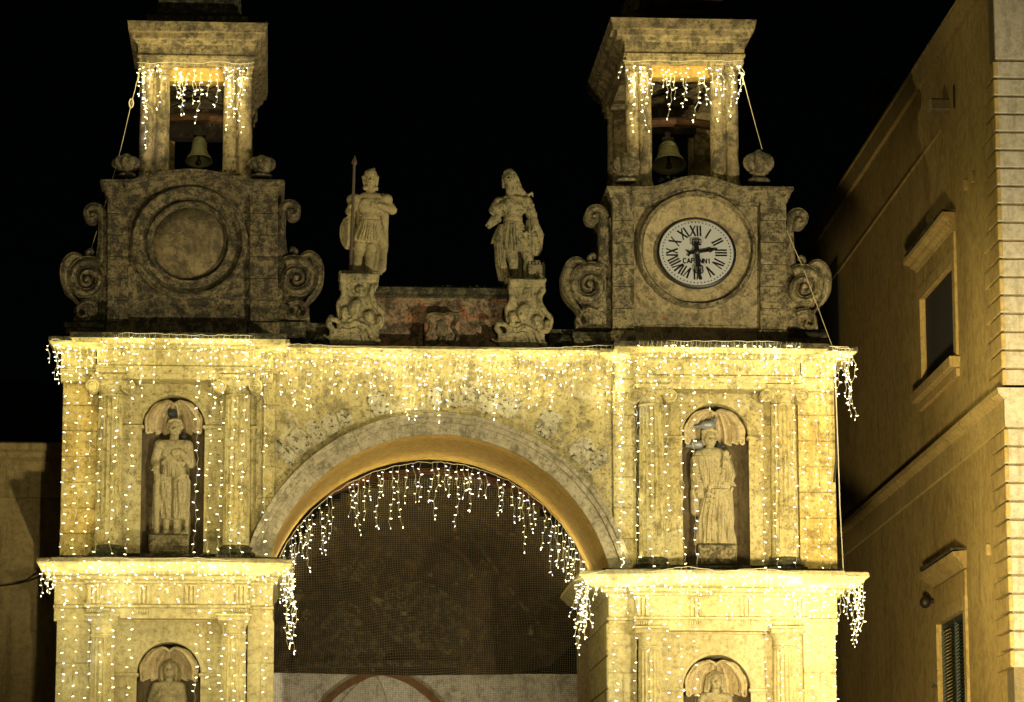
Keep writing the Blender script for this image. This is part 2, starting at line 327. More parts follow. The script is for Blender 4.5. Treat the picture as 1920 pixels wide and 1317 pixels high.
# ------------------------------------------------------------------ carving kit: smooth signed-distance solids turned into one surface
class Carve:
    def __init__(s, lo, hi, h):
        s.lo = np.array(lo, float); s.h = h
        s.n = np.maximum(np.ceil((np.array(hi, float) - s.lo) / h).astype(int) + 1, 4)
        s.F = np.full(tuple(s.n), 0.3, np.float32)
    def _sub(s, lo, hi):
        a = np.clip(np.floor((np.array(lo) - s.lo) / s.h).astype(int), 0, s.n - 1); b = np.clip(np.ceil((np.array(hi) - s.lo) / s.h).astype(int) + 1, 1, s.n)
        if np.any(b <= a): return None
        sl = tuple(slice(a[i], b[i]) for i in range(3))
        g = np.meshgrid(*[s.lo[i] + s.h * np.arange(a[i], b[i], dtype=np.float32) for i in range(3)], indexing='ij', sparse=True)
        return sl, g
    def _put(s, sl, d, k, sub=False):
        F = s.F[sl]
        if sub: d = -d; h = np.clip(0.5 - 0.5 * (F - d) / k, 0, 1); s.F[sl] = F * (1 - h) + d * h + k * h * (1 - h)
        else: h = np.clip(0.5 + 0.5 * (F - d) / k, 0, 1); s.F[sl] = F * (1 - h) + d * h - k * h * (1 - h)
    def cap(s, a, b, ra, rb=None, k=0.02, sub=False):
        rb = ra if rb is None else rb; a = np.array(a, float); b = np.array(b, float); m = max(ra, rb) + k + 3 * s.h
        q = s._sub(np.minimum(a, b) - m, np.maximum(a, b) + m)
        if q is None: return
        sl, (X, Y, Z) = q; ab = b - a; L = max(float(ab @ ab), 1e-9)
        t = np.clip(((X-a[0])*ab[0] + (Y-a[1])*ab[1] + (Z-a[2])*ab[2]) / L, 0, 1)
        d = np.sqrt((X-a[0]-t*ab[0])**2 + (Y-a[1]-t*ab[1])**2 + (Z-a[2]-t*ab[2])**2) - (ra + (rb-ra)*t)
        s._put(sl, d, k, sub)
    def ell(s, c, r, k=0.02, sub=False):
        m = max(r) + k + 3 * s.h; q = s._sub(np.array(c) - m, np.array(c) + m)
        if q is None: return
        sl, (X, Y, Z) = q
        rho = np.sqrt(((X-c[0])/r[0])**2 + ((Y-c[1])/r[1])**2 + ((Z-c[2])/r[2])**2)
        rho2 = np.sqrt(((X-c[0])/r[0]**2)**2 + ((Y-c[1])/r[1]**2)**2 + ((Z-c[2])/r[2]**2)**2) + 1e-6
        s._put(sl, rho * (rho - 1) / rho2, k, sub)
    def box(s, c, r, k=0.01, rd=0.01, sub=False):
        m = max(r) + k + 3 * s.h; q = s._sub(np.array(c) - np.array(r) - k - 3*s.h, np.array(c) + np.array(r) + k + 3*s.h)
        if q is None: return
        sl, (X, Y, Z) = q
        qx = np.abs(X-c[0]) - r[0] + rd; qy = np.abs(Y-c[1]) - r[1] + rd; qz = np.abs(Z-c[2]) - r[2] + rd
        d = np.sqrt(np.maximum(qx,0)**2 + np.maximum(qy,0)**2 + np.maximum(qz,0)**2) + np.minimum(np.maximum(np.maximum(qx,qy),qz),0) - rd
        s._put(sl, d, k, sub)
    def robe(s, secs, nf=10, amp=0.1, twist=0.0, ph=0.0, k=0.02, wob=1.0, sharp=False):
        """secs: [(x, y, z, rx, ry)...] with z falling or rising; pleats nf round the girth"""
        secs = sorted(secs, key=lambda q: q[2]); A = np.array(secs, float)
        m = float(max(A[:, 3].max(), A[:, 4].max())) * 1.2 + k
        lo = (A[:, 0].min()-m, A[:, 1].min()-m, A[0, 2]-0.03); hi = (A[:, 0].max()+m, A[:, 1].max()+m, A[-1, 2]+0.03)
        q = s._sub(lo, hi)
        if q is None: return
        sl, (X, Y, Z) = q; z = Z
        ip = lambda c: np.interp(z, A[:, 2], A[:, c])
        cx, cy, rx, ry = ip(0), ip(1), ip(3), ip(4)
        u = (X-cx)/rx; v = (Y-cy)/ry; rho = np.sqrt(u*u+v*v); th = np.arctan2(v, u)
        t = (z - A[0, 2]) / max(A[-1, 2] - A[0, 2], 1e-6)
        f = np.sin(th*nf + twist*t*6 + ph + wob*np.sin(th*2+ph+t*3)) + 0.4*np.sin(th*nf*1.7 + ph*2 - twist*t*4)
        if sharp: f = np.abs(f)*1.2 - 0.5
        d = (rho - 1 - amp*f*(1.15 - 0.75*t)) * np.minimum(rx, ry)
        d = np.maximum(np.maximum(d, A[0, 2]-z), z-A[-1, 2])
        s._put(sl, d.astype(np.float32), k)
    def mesh(s):
        F = s.F.copy()
        for ax in range(3):
            for e in (0, -1):
                ix = [slice(None)]*3; ix[ax] = e; F[tuple(ix)] = np.maximum(F[tuple(ix)], 0.01)
        nx, ny, nz = F.shape; S = F < 0
        acc = np.zeros((nx, ny, nz, 3), np.float32); cnt = np.zeros((nx, ny, nz), np.float32)
        quads = []
        idx = np.arange(nx*ny*nz).reshape(nx, ny, nz)
        for a in range(3):
            b, c = [(1, 2), (2, 0), (0, 1)][a]
            s0 = [slice(None)]*3; s1 = [slice(None)]*3; s0[a] = slice(0, -1); s1[a] = slice(1, None)
            f0, f1 = F[tuple(s0)], F[tuple(s1)]; cr = (f0 < 0) != (f1 < 0)
            I = np.argwhere(cr)
            I = I[(I[:, b] > 0) & (I[:, c] > 0)]
            g0 = F[tuple(I.T)]; J = I.copy(); J[:, a] += 1; g1 = F[tuple(J.T)]
            p = I.astype(np.float32); p[:, a] += g0/(g0-g1)
            cells = []
            for (ob, oc) in ((0, 0), (-1, 0), (-1, -1), (0, -1)):
                Cc = I.copy(); Cc[:, b] += ob; Cc[:, c] += oc
                np.add.at(acc, tuple(Cc.T), p); np.add.at(cnt, tuple(Cc.T), 1); cells.append(idx[tuple(Cc.T)])
            q = np.stack(cells, 1); inside = g0 < 0
            q[~inside] = q[~inside][:, ::-1]
            quads.append(q)
        quads = np.concatenate(quads); m = cnt > 0
        remap = -np.ones(nx*ny*nz, int); remap[idx[m]] = np.arange(m.sum())
        V = acc[m]/cnt[m][:, None]*s.h + s.lo
        return V, remap[quads]
    def build(s, name, mat, parent=None, pit=0.004, cut_floor=None, origin=None):
        V, Q = s.mesh(); mb = MB(); vs = []
        for v in V:
            q = Vector(v); d = noise.noise_vector(q*6)*pit + noise.noise_vector(q*22)*pit*0.6; vs.append(tuple(q+d))
        mb.v = vs; mb.f = [tuple(f) for f in Q.tolist()]
        return mb.build(name, mat, parent, smooth=True, fix=False, origin=origin)

# ------------------------------------------------------------------ ground (structure)
g = MB(); g.add([(-400,-400,0),(400,-400,0),(400,600,0),(-400,600,0)], [(0,1,2,3)])
tag(g.build('ground', MAT['ground'], fix=False), kind='structure')

def arc(cx, cz, r, a0, a1, n, rz=None):
    rz = r if rz is None else rz
    return [(cx + r*math.cos(R(a0+(a1-a0)*i/n)), cz + rz*math.sin(R(a0+(a1-a0)*i/n))) for i in range(n+1)]

def zfy(x, y, Y): return PZ(x, y, Y)
def entab(mb, x0, x1, yref, Yf, Yb, prof, sl=1.0, sr=1.0):
    """entablature profile [(projection m, photo y)] from top to bottom round the block x0..x1"""
    X0, X1 = PX(x0, yref, Yf), PX(x1, yref, Yf); xm = (x0+x1)/2
    mb.ring(X0, X1, Yf, Yb, [(p, PZ(xm, y, Yf-p)) for p, y in prof][::-1], sl=sl, sr=sr)

# ================================================================== THE GATEWAY
GATE = thing('gateway', 'floodlit baroque stone gateway with one great arch between two column piers', 'gateway', (PX(820, 1300), 0, 0))
AX, AZ = PX(821, 1144), PZ(821, 1144)
AR = (PX(1157, 1144) - PX(485, 1144)) / 2
T_ARCH = 2.45
UPL, UPR = (115, 515), (1160, 1568)        # upper pier extents (photo px)

def band_y(xa, ya, xb, yb, x): return ya + (yb-ya)*(x-xa)/(xb-xa)

# ---- spandrel wall with the arch opening
def spandrel():
    mb = MB()
    xl, xr = PX(480, 900), PX(1170, 900); zt = PZ(820, 668); zb = PZ(820, 1075)
    a = arc(AX, AZ, AR, 4, 176, 60)
    pts = [(xr, zb), (xr, zt), (xl, zt), (xl, zb)] + [(x, z) for x, z in a[::-1] if z > zb]
    mb.prism(pts, 0.0, T_ARCH); return mb.build('spandrel_wall', MAT['spandrel'], GATE)
spandrel()
# soffit: ochre plaster lining, slightly narrower toward the back as in the photo
mb = MB()
n = 56; vs = []
for i in range(n+1):
    an = R(-12 + 204*i/n)
    for (rr, y) in ((AR-0.004, 0.06), (AR-0.03, 0.10), (AR-0.035, 0.5), (AR-0.035, T_ARCH+0.05), (AR+0.02, T_ARCH+0.05)):
        vs.append((AX+rr*math.cos(an), y, AZ+rr*math.sin(an)))
fs = [(i*5+k, i*5+k+1, (i+1)*5+k+1, (i+1)*5+k) for i in range(n) for k in range(4)]
mb.add(vs, fs); SOF = mb.build('arch_soffit', MAT['soffit'], GATE, smooth='auto', rough=0.012)
# archivolt: stepped grey moulding built of separate stones
def wedge(r0, r1, a0, a1, Yf, Yb, m=3):
    mb = MB(); p = arc(AX, AZ, r0, a0, a1, m) + arc(AX, AZ, r1, a1, a0, m); mb.prism(p, Yf, Yb); return mb
arch_stones = 9
for i in range(arch_stones):
    a0 = 12 + 156*i/arch_stones + 0.05; a1 = 12 + 156*(i+1)/arch_stones - 0.05
    mb = MB()
    prof = [(AR-0.03, 0.02), (AR-0.03, -0.05), (AR+0.14, -0.06), (AR+0.15, -0.10), (AR+0.21, -0.11), (AR+0.23, -0.15), (AR+0.29, -0.17), (AR+0.31, -0.08), (AR+0.33, 0.02)]
    path = [R(a0+(a1-a0)*k/4) for k in range(5)]
    for t, an in enumerate(path):
        for r_, y in prof: mb.v.append((AX+r_*math.cos(an), y, AZ+r_*math.sin(an)))
    m = len(prof)
    for t in range(4):
        for k in range(m): mb.f.append((t*m+k, t*m+(k+1)%m, (t+1)*m+(k+1)%m, (t+1)*m+k))
    mb.f.append(tuple(range(m))); mb.f.append(tuple(4*m+k for k in range(m)))
    mb.build('archivolt_stone', MAT['archivolt'], GATE, rough=0.006)
# exposed voussoirs and rubble around the arch, uneven and a little proud of the plaster
rnd.seed(11)
a = 22.0
while a < 158:
    w = rnd.uniform(3.6, 6.4)
    if rnd.random() < 0.86:
        r0 = AR + 0.37 + rnd.uniform(-0.01, 0.05); r1 = r0 + rnd.uniform(0.22, 0.42) + (0.12 if a < 60 or a > 120 else 0)
        N = 10; pts = []
        for k in range(N):
            t = 2*math.pi*k/N; e = 4.0
            cu = abs(math.cos(t))**(2/e)*math.copysign(1, math.cos(t)); su = abs(math.sin(t))**(2/e)*math.copysign(1, math.sin(t))
            rr = (r0+r1)/2 + (r1-r0)/2*cu + rnd.uniform(-.03, .03); an = R(a + w/2 + (w*0.47)*su + rnd.uniform(-.3, .3))
            pts.append((AX+rr*math.cos(an), AZ+rr*math.sin(an)))
        if max(q[1] for q in pts) < PZ(820, 700) and min(q[0] for q in pts) > PX(500, 900) and max(q[0] for q in pts) < PX(1150, 900):
            mb = MB(); mb.prism(pts, -0.012-rnd.random()*0.012, 0.04); mb.build('voussoir', MAT['voussoir'], GATE, bevel=0.012, rough=0.006)
    a += w
# ---- centre cornice over the arch
mb = MB(); entab(mb, 486, 1166, 655, -0.02, 2.0, [(0.02, 650), (0.20, 650.5), (0.22, 655), (0.17, 659), (0.13, 664), (0.06, 668), (0.05, 674), (0.0, 678)])
mb.build('cornice', MAT['facade'], GATE, rough=0.01)
mb = MB(); mb.pbox(500, 649, 1150, 652, -0.12, 1.9); mb.build('cornice_top', MAT['coping'], GATE, rough=0.015)

def shell_niche(parent, x0, x1, ytop, yimp, ybot, Y, wall_x0, wall_x1, wall_top, mat_wall, dx=0):
    """recess with its surround wall: wall pieces left, right and above the arch; half cylinder behind; ribbed shell"""
    xm = (x0+x1)/2; c = P(xm, (ytop+yimp)/2, Y); X0, X1 = PX(x0, yimp, Y), PX(x1, yimp, Y); cx = (X0+X1)/2; r = (X1-X0)/2
    zi = PZ(xm, ytop, Y) - r; zb = PZ(xm, ybot, Y); zt = PZ(xm, wall_top, Y)
    WX0, WX1 = PX(wall_x0, ytop, Y), PX(wall_x1, ytop, Y)
    mb = MB(); mb.box((WX0, Y, zb), (X0, Y+0.9, zi)); mb.build('niche_wall', mat_wall, parent)
    mb = MB(); mb.box((X1, Y, zb), (WX1, Y+0.9, zi)); mb.build('niche_wall', mat_wall, parent)
    a = arc(cx, zi, r, 0, 180, 28)
    mb = MB(); mb.prism([(WX0, zt), (WX0, zi), ] + a[::-1] + [(WX1, zi), (WX1, zt)], Y, Y+0.9); mb.build('niche_wall', mat_wall, parent)
    N = parent
    mb = MB(); vs = []; nn = 20
    for i in range(nn+1):
        t = math.pi*i/nn
        for z in (zb-0.1, zi+0.02): vs.append((cx+r*math.cos(t), Y+0.03+r*0.92*math.sin(t), z))
    mb.add(vs, [(2*i, 2*i+1, 2*i+3, 2*i+2) for i in range(nn)])
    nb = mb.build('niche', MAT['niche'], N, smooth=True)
    edge = lambda d: float(np.interp(d, [-10, 20, 60, 76, 84, 90], [.88, .91, .90, .86, .78, .70]))
    # shell: ribs run from the apex down to a scalloped lower rim
    mb = MB(); nu, nv = 108, 16; vs = []; ribs = 9
    for j in range(nv+1):
        e = R(-9 + 99*j/nv)
        for i in range(nu+1):
            t = math.pi*i/nu; f = abs(math.sin(ribs*t)); k = math.cos(e)
            rr = r*edge(math.degrees(e))*(1 - 0.17*(1-f)**1.4*min(1, k*1.3))
            sc = 0.06*r*(f-0.5)*max(0, 1-j/3)
            vs.append((cx+rr*math.cos(e)*math.cos(t), Y+0.05+rr*0.95*math.cos(e)*math.sin(t), zi+rr*math.sin(e)-sc))
    fs = [(j*(nu+1)+i, j*(nu+1)+i+1, (j+1)*(nu+1)+i+1, (j+1)*(nu+1)+i) for j in range(nv) for i in range(nu)]
    mb.add(vs, fs)
    sh = mb.build('shell', MAT['shell'], N, smooth=True)
    # curled rolled rim: hangs inside the arch like two wings meeting at the crown
    mb = MB()
    for sgn in (-1, 1):
        pts = []; rad = []
        for i in range(25):
            t = i/24; an = R(90 - 98*t); q = r*(edge(90-98*t) + 0.014*math.sin(t*19))
            pts.append((cx + sgn*q*math.cos(an), Y+0.05+0.05*math.sin(t*math.pi)+0.02, zi + q*math.sin(an)))
            rad.append(0.018 + 0.012*math.sin(t*math.pi))
        e = pts[-1]
        for i in range(1, 9):
            t = i/8; an = R(180*t*1.5); pts.append((e[0]-sgn*0.03*(1-math.cos(an))*1.0, e[1]-0.01, e[2]-0.05*math.sin(an)*(1-t*0.4))); rad.append(0.022*(1-t*0.4))
        mb.tube(pts, rad, 6)
    mb.build('shell_rim', MAT['shell'], N, smooth=True)
    # impost mouldings either side and round the recess
    for (xa, xb) in ((WX0+0.02, X0), (X1, WX1-0.02)):
        mb = MB(); zq = zi - 0.03
        mb.ring(xa, xb, Y-0.025, Y+0.1, [(0, zq-0.17), (0.0, zq-0.03), (0.03, zq), (0.03, zq+0.03), (0.0, zq+0.035)]); mb.build('impost', mat_wall, N, rough=0.004)
    mb = MB(); vs = []
    pr = [(r*1.0, -0.19), (r*0.985, -0.19), (r*0.975, -0.06), (r*0.94, -0.03), (r*0.94, 0.0), (r, 0.0)]
    for i in range(nn+1):
        t = math.pi*i/nn
        for q, z in pr: vs.append((cx+q*math.cos(t), Y+0.035+q*0.92*math.sin(t), zi-0.06+z))
    m = len(pr); mb.add(vs, [(i*m+k, i*m+(k+1)%m, (i+1)*m+(k+1)%m, (i+1)*m+k) for i in range(nn) for k in range(m)])
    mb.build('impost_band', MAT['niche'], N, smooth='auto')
    # moulded arch edge round the recess
    mb = MB(); mb.sweep(arc(cx, zi, r+0.012, -2, 182, 36), [(0.0, Y+0.02), (0.0, Y-0.008), (-0.035, Y-0.012), (-0.04, Y+0.02)]); mb.build('niche_moulding', mat_wall, N, smooth='auto')
    # floor of the recess
    mb = MB(); mb.box((X0-0.02, Y+0.01, zb-0.14), (X1+0.02, Y+0.95, zb)); mb.build('niche_floor', MAT['coping'], N)
    return cx, r, zi, zb

def column(parent, xc, ytop, ybot, rpx, Y, order, mat):
    """fluted column; capital and base are sub-parts"""
    X = PX(xc, (ytop+ybot)/2, Y); z0, z1 = PZ(xc, ybot, Y), PZ(xc, ytop, Y); r = rpx*M
    H = z1-z0; nf = 18
    def fl(k0):
        def f(a, h, rr):
            s_ = (a*nf/(2*math.pi)) % 1.0; d = abs(math.sin(math.pi*s_))
            dep = 0.024 if h > k0*H else 0.010
            return -dep*min(1, d*1.35)**0.8*(1 if 0.02*H < h < 0.985*H else 0)
        return f
    split = 0.30 if order == 'ionic' else 0.0
    hs = [0, 0.019, 0.022, 0.15, split-0.004, split+0.004, 0.45, 0.6, 0.8, 0.9, 0.984, 0.987, 1.0] if split else [0, .019, .022, .3, .6, .9, .984, .987, 1.0]
    prof = [(r*(1-0.13*t**1.6), t*H) for t in hs]
    mb = MB(); mb.lathe((X, Y, z0), prof, nf*7, fl(split)); c = mb.build('column', mat, parent, smooth='auto')
    # base
    if order == 'ionic':
        mb = MB(); mb.lathe((X, Y, z0-0.16), [(r*1.36, 0), (r*1.36, .02), (r*1.42, .035), (r*1.42, .06), (r*1.33, .075), (r*1.17, .085), (r*1.15, .11), (r*1.23, .125), (r*1.22, .145), (r*1.05, .16), (r*1.0, .175)], 28)
        mb.box((X-r*1.45, Y-r*1.45, z0-0.24), (X+r*1.45, Y+r*1.2, z0-0.158)); mb.build('base', MAT['coping'], c, smooth='auto', rough=0.006)
        # capital: astragal, echinus, pulvinated scroll with side volutes, abacus
        rt = r*0.87; mb = MB(); mb.lathe((X, Y, z1), [(rt, -.03), (rt*1.1, -.02), (rt*1.1, 0), (rt, .01), (rt*1.02, .05), (rt*1.22, .09), (rt*1.3, .13), (rt*1.1, .15)], 28)
        zc = z1+0.14
        mb.box((X-rt*1.35, Y-rt*1.22, zc-0.02), (X+rt*1.35, Y+rt*0.8, zc+0.07))
        mb.ring(X-rt*1.3, X+rt*1.3, Y-rt*1.3, Y+rt*0.8, [(0, zc+.07), (0.02, zc+.08), (0.04, zc+.115), (0.04, zc+.14)])
        for sg in (-1, 1):
            mb.lathe((X+sg*rt*1.52, Y-rt*1.30, zc-0.03), [(0.098, -0.34), (0.105, -0.1), (0.105, 0.0), (0.085, 0.012), (0.07, 0.0), (0.055, 0.012), (0.03, 0.014), (0.02, 0.03), (0.004, 0.034)], 18, axis='y')
            sp = []
            for i in range(26):
                t = i/25; a = R(90 - sg*0 + 540*t); q = 0.098*(1-0.78*t); sp.append((X+sg*rt*1.52 - sg*q*math.cos(a)*1.0, Y-rt*1.30-0.012, zc-0.03+q*math.sin(a)))
            mb.tube(sp, 0.011, 5)
        mb.build('capital', mat, c, smooth='auto')
    else:
        rt = r*0.87; mb = MB(); mb.lathe((X, Y, z1), [(rt, -.02), (rt*1.08, -.01), (rt*1.08, .012), (rt, .02), (rt, .10), (rt*1.05, .11), (rt*1.09, .14), (rt*1.3, .19), (rt*1.36, .21)], 28)
        mb.ring(X-rt*1.34, X+rt*1.34, Y-rt*1.34, Y+rt*0.8, [(0, z1+.205), (0.0, z1+.26), (0.03, z1+.275), (0.03, z1+.30)])
        mb.build('capital', mat, c, smooth='auto', rough=0.003)
    return c

def ashlar(parent, x0, x1, ytop, ybot, Y, mat, n, jx=None):
    """a pilaster strip laid up in separate blocks with recessed joints"""
    ys = [ytop + (ybot-ytop)*i/n for i in range(n+1)]; ym = (ytop+ybot)/2
    X0, X1 = PX(x0, ym, Y), PX(x1, ym, Y)
    mb = MB(); mb.box((X0+0.012, Y+0.014, PZ(x0, ybot, Y)), (X1-0.012, Y+1.9, PZ(x0, ytop, Y))); mb.build('pier_core', mat, parent)
    for i in range(n):
        za, zb_ = PZ((x0+x1)/2, ys[i], Y)-0.005, PZ((x0+x1)/2, ys[i+1], Y)+0.005
        cuts = [X0, X1]
        if jx and (i % 2): cuts = [X0, X0+(X1-X0)*jx, X1]
        for a_, b_ in zip(cuts[:-1], cuts[1:]):
            mb = MB(); dy = rnd.uniform(-0.004, 0.004); mb.box((a_+(0.004 if a_ != X0 else 0), Y+dy, zb_), (b_-(0.004 if b_ != X1 else 0), Y+0.3, za))
            mb.build('stone_block', mat, parent, bevel=0.007)

NICHES = []
def pier(side):
    if side == 'L':
        e0, e1, i0, i1 = 115, 182, 493, 515
        c1, c2 = 205, 444; top, bot = 712, 1040
        nx0, nx1, nyt = 266, 384, 741; nyi = 820
        cor = 627; ent0, ent1 = 182, 488; sl, sr = .5, 1
    else:
        e0, e1, i0, i1 = 1498, 1567, 1150, 1193
        c1, c2 = 1222, 1470; top, bot = 730, 1062
        nx0, nx1, nyt = 1279, 1404, 757; nyi = 838
        cor = 645; ent0, ent1 = 1196, 1500; sl, sr = 1, .9
    Yw = 0.06
    # blank wall behind, split round the niche
    shx = (182, 493) if side == 'L' else (1193, 1498)
    NICHES.append(shell_niche(GATE, nx0, nx1, nyt, nyi, bot-2, Yw, shx[0], shx[1], top-4, MAT['facade']))
    mb = MB(); mb.pbox(shx[0]+1, top-2, shx[1]-1, bot, Yw+0.902, 2.0); mb.build('pier_core', MAT['facade'], GATE)
    if side == 'L': ashlar(GATE, e0, e1, top, bot+8, -0.06, MAT['ashlar'], 7); ashlar(GATE, i0, i1, top-10, bot+8, -0.04, MAT['facade'], 6)
    else: ashlar(GATE, e0, e1, top, bot+6, -0.06, MAT['ashlar'], 7, 0.55); ashlar(GATE, i0, i1, top-10, bot+6, -0.05, MAT['facade'], 6)
    for c in (c1, c2): column(GATE, c, top+30, bot-14, 25, -0.16, 'ionic', MAT['facade'])
    # entablature: architrave fasciae, frieze, cornice; broken forward over the columns
    dy = cor-627
    P1 = [(0.02, 626+dy), (0.36, 627+dy), (0.38, 634+dy), (0.33, 639+dy), (0.30, 644+dy), (0.16, 648+dy), (0.11, 653+dy), (0.03, 656+dy), (0.0, 657+dy), (0.0, 685+dy), (0.03, 687+dy), (0.03, 690+dy), (0.01, 692+dy), (0.01, 700+dy), (-0.005, 701+dy), (-0.005, 712+dy)]
    mb = MB(); entab(mb, ent0, ent1, 670+dy, -0.37, 1.98, P1); mb.build('entablature', MAT['facade'], GATE, rough=0.006, bevel=0.005)
    P2 = [(0.02, 633+dy), (0.30, 634+dy), (0.32, 641+dy), (0.27, 646+dy), (0.22, 651+dy), (0.10, 656+dy), (0.04, 660+dy), (0.0, 661+dy), (0.0, 690+dy), (0.025, 692+dy), (0.025, 695+dy), (0.005, 697+dy), (0.0, 716+dy)]
    oe = (e0, e1-2) if side == 'L' else (e0+4, e1)
    mb = MB(); entab(mb, oe[0], oe[1], 670+dy, -0.13, 1.95, P2, sl, sr); mb.build('entablature', MAT['facade'], GATE, rough=0.006, bevel=0.005)
    oi = (486, 512) if side == 'L' else (1153, 1198)
    mb = MB(); entab(mb, oi[0], oi[1], 670+dy, -0.10, 1.93, [(p*0.8, y+2) for p, y in P2]); mb.build('entablature', MAT['facade'], GATE, rough=0.006, bevel=0.005)
    # dark weathered capping slabs on top of the cornice
    mb = MB(); entab(mb, ent0, ent1, 640+dy, -0.37, 1.9, [(0.30, 623+dy), (0.385, 624+dy), (0.39, 633+dy), (0.36, 635+dy)]); mb.build('cornice_capping', MAT['coping'], GATE, rough=0.018)
    mb = MB(); entab(mb, oe[0], oe[1], 640+dy, -0.13, 1.88, [(0.24, 630+dy), (0.325, 631+dy), (0.33, 638+dy), (0.30, 640+dy)], sl, sr); mb.build('cornice_capping', MAT['coping'], GATE, rough=0.018)
    # ---------------- lower order
    if side == 'L':
        f0, f1 = 102, 512; lc = 1046; q0, q1 = 162, 466; ce = (100, 512); k1, k2 = 188, 436
        g0, g1 = 256, 376; gt = 1204; gi = 1285
    else:
        f0, f1 = 1141, 1570; lc = 1069; q0, q1 = 1192, 1513; ce = (1141, 1570); k1, k2 = 1221, 1475
        g0, g1 = 1281, 1408; gt = 1228; gi = 1312
    Yl = -0.42; d = lc-1046
    L1 = [(0.02, 1045+d), (0.50, 1046+d), (0.52, 1054+d), (0.46, 1060+d), (0.38, 1070+d), (0.28, 1077+d), (0.12, 1080+d), (0.10, 1086+d), (0.04, 1090+d), (0.03, 1094+d), (0.0, 1095+d), (0.0, 1133+d), (0.03, 1134+d), (0.03, 1139+d), (0.0, 1140+d), (0.0, 1160+d)]
    mb = MB(); entab(mb, q0, q1, 1110+d, Yl-0.22, 1.95, L1); mb.build('entablature', MAT['lower'], GATE, rough=0.006, bevel=0.006)
    L2 = [(p*0.94, y+2) for p, y in L1]
    L2[-1] = (0.0, 1166+d)
    mb = MB(); entab(mb, f0, f1, 1110+d, Yl, T_ARCH-0.02, L2, .5 if side == 'L' else 1, .6 if side == 'L' else .85); mb.build('entablature', MAT['lower'], GATE, rough=0.006, bevel=0.006)
    # triglyphs and guttae on the projecting frieze
    tg = [q0+14, q0+(q1-q0)*0.355, q0+(q1-q0)*0.645, q1-14]
    Yt = Yl-0.22
    for x in tg:
        tr = None; mb = MB()
        for k in range(3):
            xa = x-11+k*8; mb.pbox(xa, 1098+d, xa+6, 1132+d, Yt-0.035, Yt+0.01)
        mb.pbox(x-12.5, 1096+d, x+12.5, 1099+d, Yt-0.04, Yt+0.01)
        tr = mb.build('triglyph', MAT['lower'], GATE, bevel=0.004)
        mb = MB()
        for k in range(6):
            xa = x-12+k*4.4; c = P(xa, 1145+d, Yt-0.025); mb.lathe((c.x, c.y, c.z-0.03), [(0.017, 0), (0.011, 0.055)], 6)
        mb.build('guttae', MAT['lower'], tr)
    # impost strip on the plain edges and the piers below
    shl = (166, 462) if side == 'L' else (1196, 1509)
    NICHES.append(shell_niche(GATE, g0, g1, gt, gi, 1560, Yl+0.06, shl[0], shl[1], 1160+d, MAT['lower']))
    mb = MB(); mb.pbox(shl[0]+1, 1162+d, shl[1]-1, 1560, Yl+0.962, 2.0); mb.build('pier_core', MAT['lower'], GATE)
    ashlar(GATE, f0, shl[0], 1164+d, 1560, Yl, MAT['lower'], 5, 0.5)
    ashlar(GATE, shl[1], f1, 1164+d, 1560, Yl, MAT['lower'], 5, 0.5)
    for c in (k1, k2): column(GATE, c, 1192+d, 1600, 24.5, Yl-0.16, 'doric', MAT['lower'])
    # top ledge dark with growth
    mb = MB(); mb.pbox(f0-10, 1043+d, f1+14, 1046.5+d, Yl-0.30, 1.6); mb.build('ledge_top', MAT['coping'], GATE, rough=0.02)
pier('L'); pier('R')
# lower masses down to the ground, mostly below the frame
for x0, x1, y in ((104, 511, 1555), (1142, 1568, 1555)):
    mb = MB(); a = P(x0, 1560, -0.40); b = P(x1, 1560, -0.40); mb.box((a.x, -0.40, 0), (b.x, 2.05, a.z)); mb.build('pier_foot', MAT['lower'], GATE)
    mb = MB(); mb.box((a.x-0.1, -0.75, 0), (b.x+0.1, 2.1, 2.2)); mb.build('plinth', MAT['lower'], GATE, bevel=0.02)
# dark inner jamb joints of the right pier reveal (stone courses)
Xr = PX(1141, 1240, -0.42)
for i in range(6):
    za = PZ(1141, 1168+i*62, -0.42)-0.006; zb = PZ(1141, 1168+(i+1)*62, -0.42)+0.006
    mb = MB(); mb.box((Xr-0.03, -0.41, zb), (Xr+0.2, T_ARCH-0.05, za)); mb.build('jamb_stone', MAT['facade'], GATE, bevel=0.01)
# ------------------------------------------------------------------ moss tufts on ledges (countless)
def tufts(name, segs, count, parent=None, size=0.035):
    mb = MB()
    for _ in range(count):
        x0, y0, x1, y1, Y, dY = rnd.choice(segs); t = rnd.random()
        c = P(x0+(x1-x0)*t, y0+(y1-y0)*t, Y); c.y += rnd.random()*dY; s_ = size*rnd.uniform(0.4, 1.3)
        vs = []; nn = 6
        for k in range(nn):
            a = 2*math.pi*k/nn; q = s_*rnd.uniform(0.6, 1.3); vs.append((c.x+q*math.cos(a), c.y+q*math.sin(a), c.z-0.01))
        for k in range(3): vs.append((c.x+rnd.uniform(-.5,.5)*s_, c.y+rnd.uniform(-.5,.5)*s_, c.z+s_*rnd.uniform(0.3, 0.9)))
        mb.add(vs, [(k, (k+1)%nn, nn+(k//2)) for k in range(nn)] + [(1, nn+1, nn), (3, nn+2, nn+1), (5, nn, nn+2), (nn, nn+1, nn+2)])
    return mb.build(name, MAT['moss'], parent, kind='stuff')
tufts('moss', [(95, 1045, 520, 1045, -0.9, 0.7), (1135, 1068, 1575, 1068, -0.9, 0.7), (182, 626, 488, 626, -0.7, 0.5), (1196, 644, 1500, 644, -0.7, 0.5), (500, 650, 1150, 650, -0.2, 0.4)], 420, GATE, 0.03)

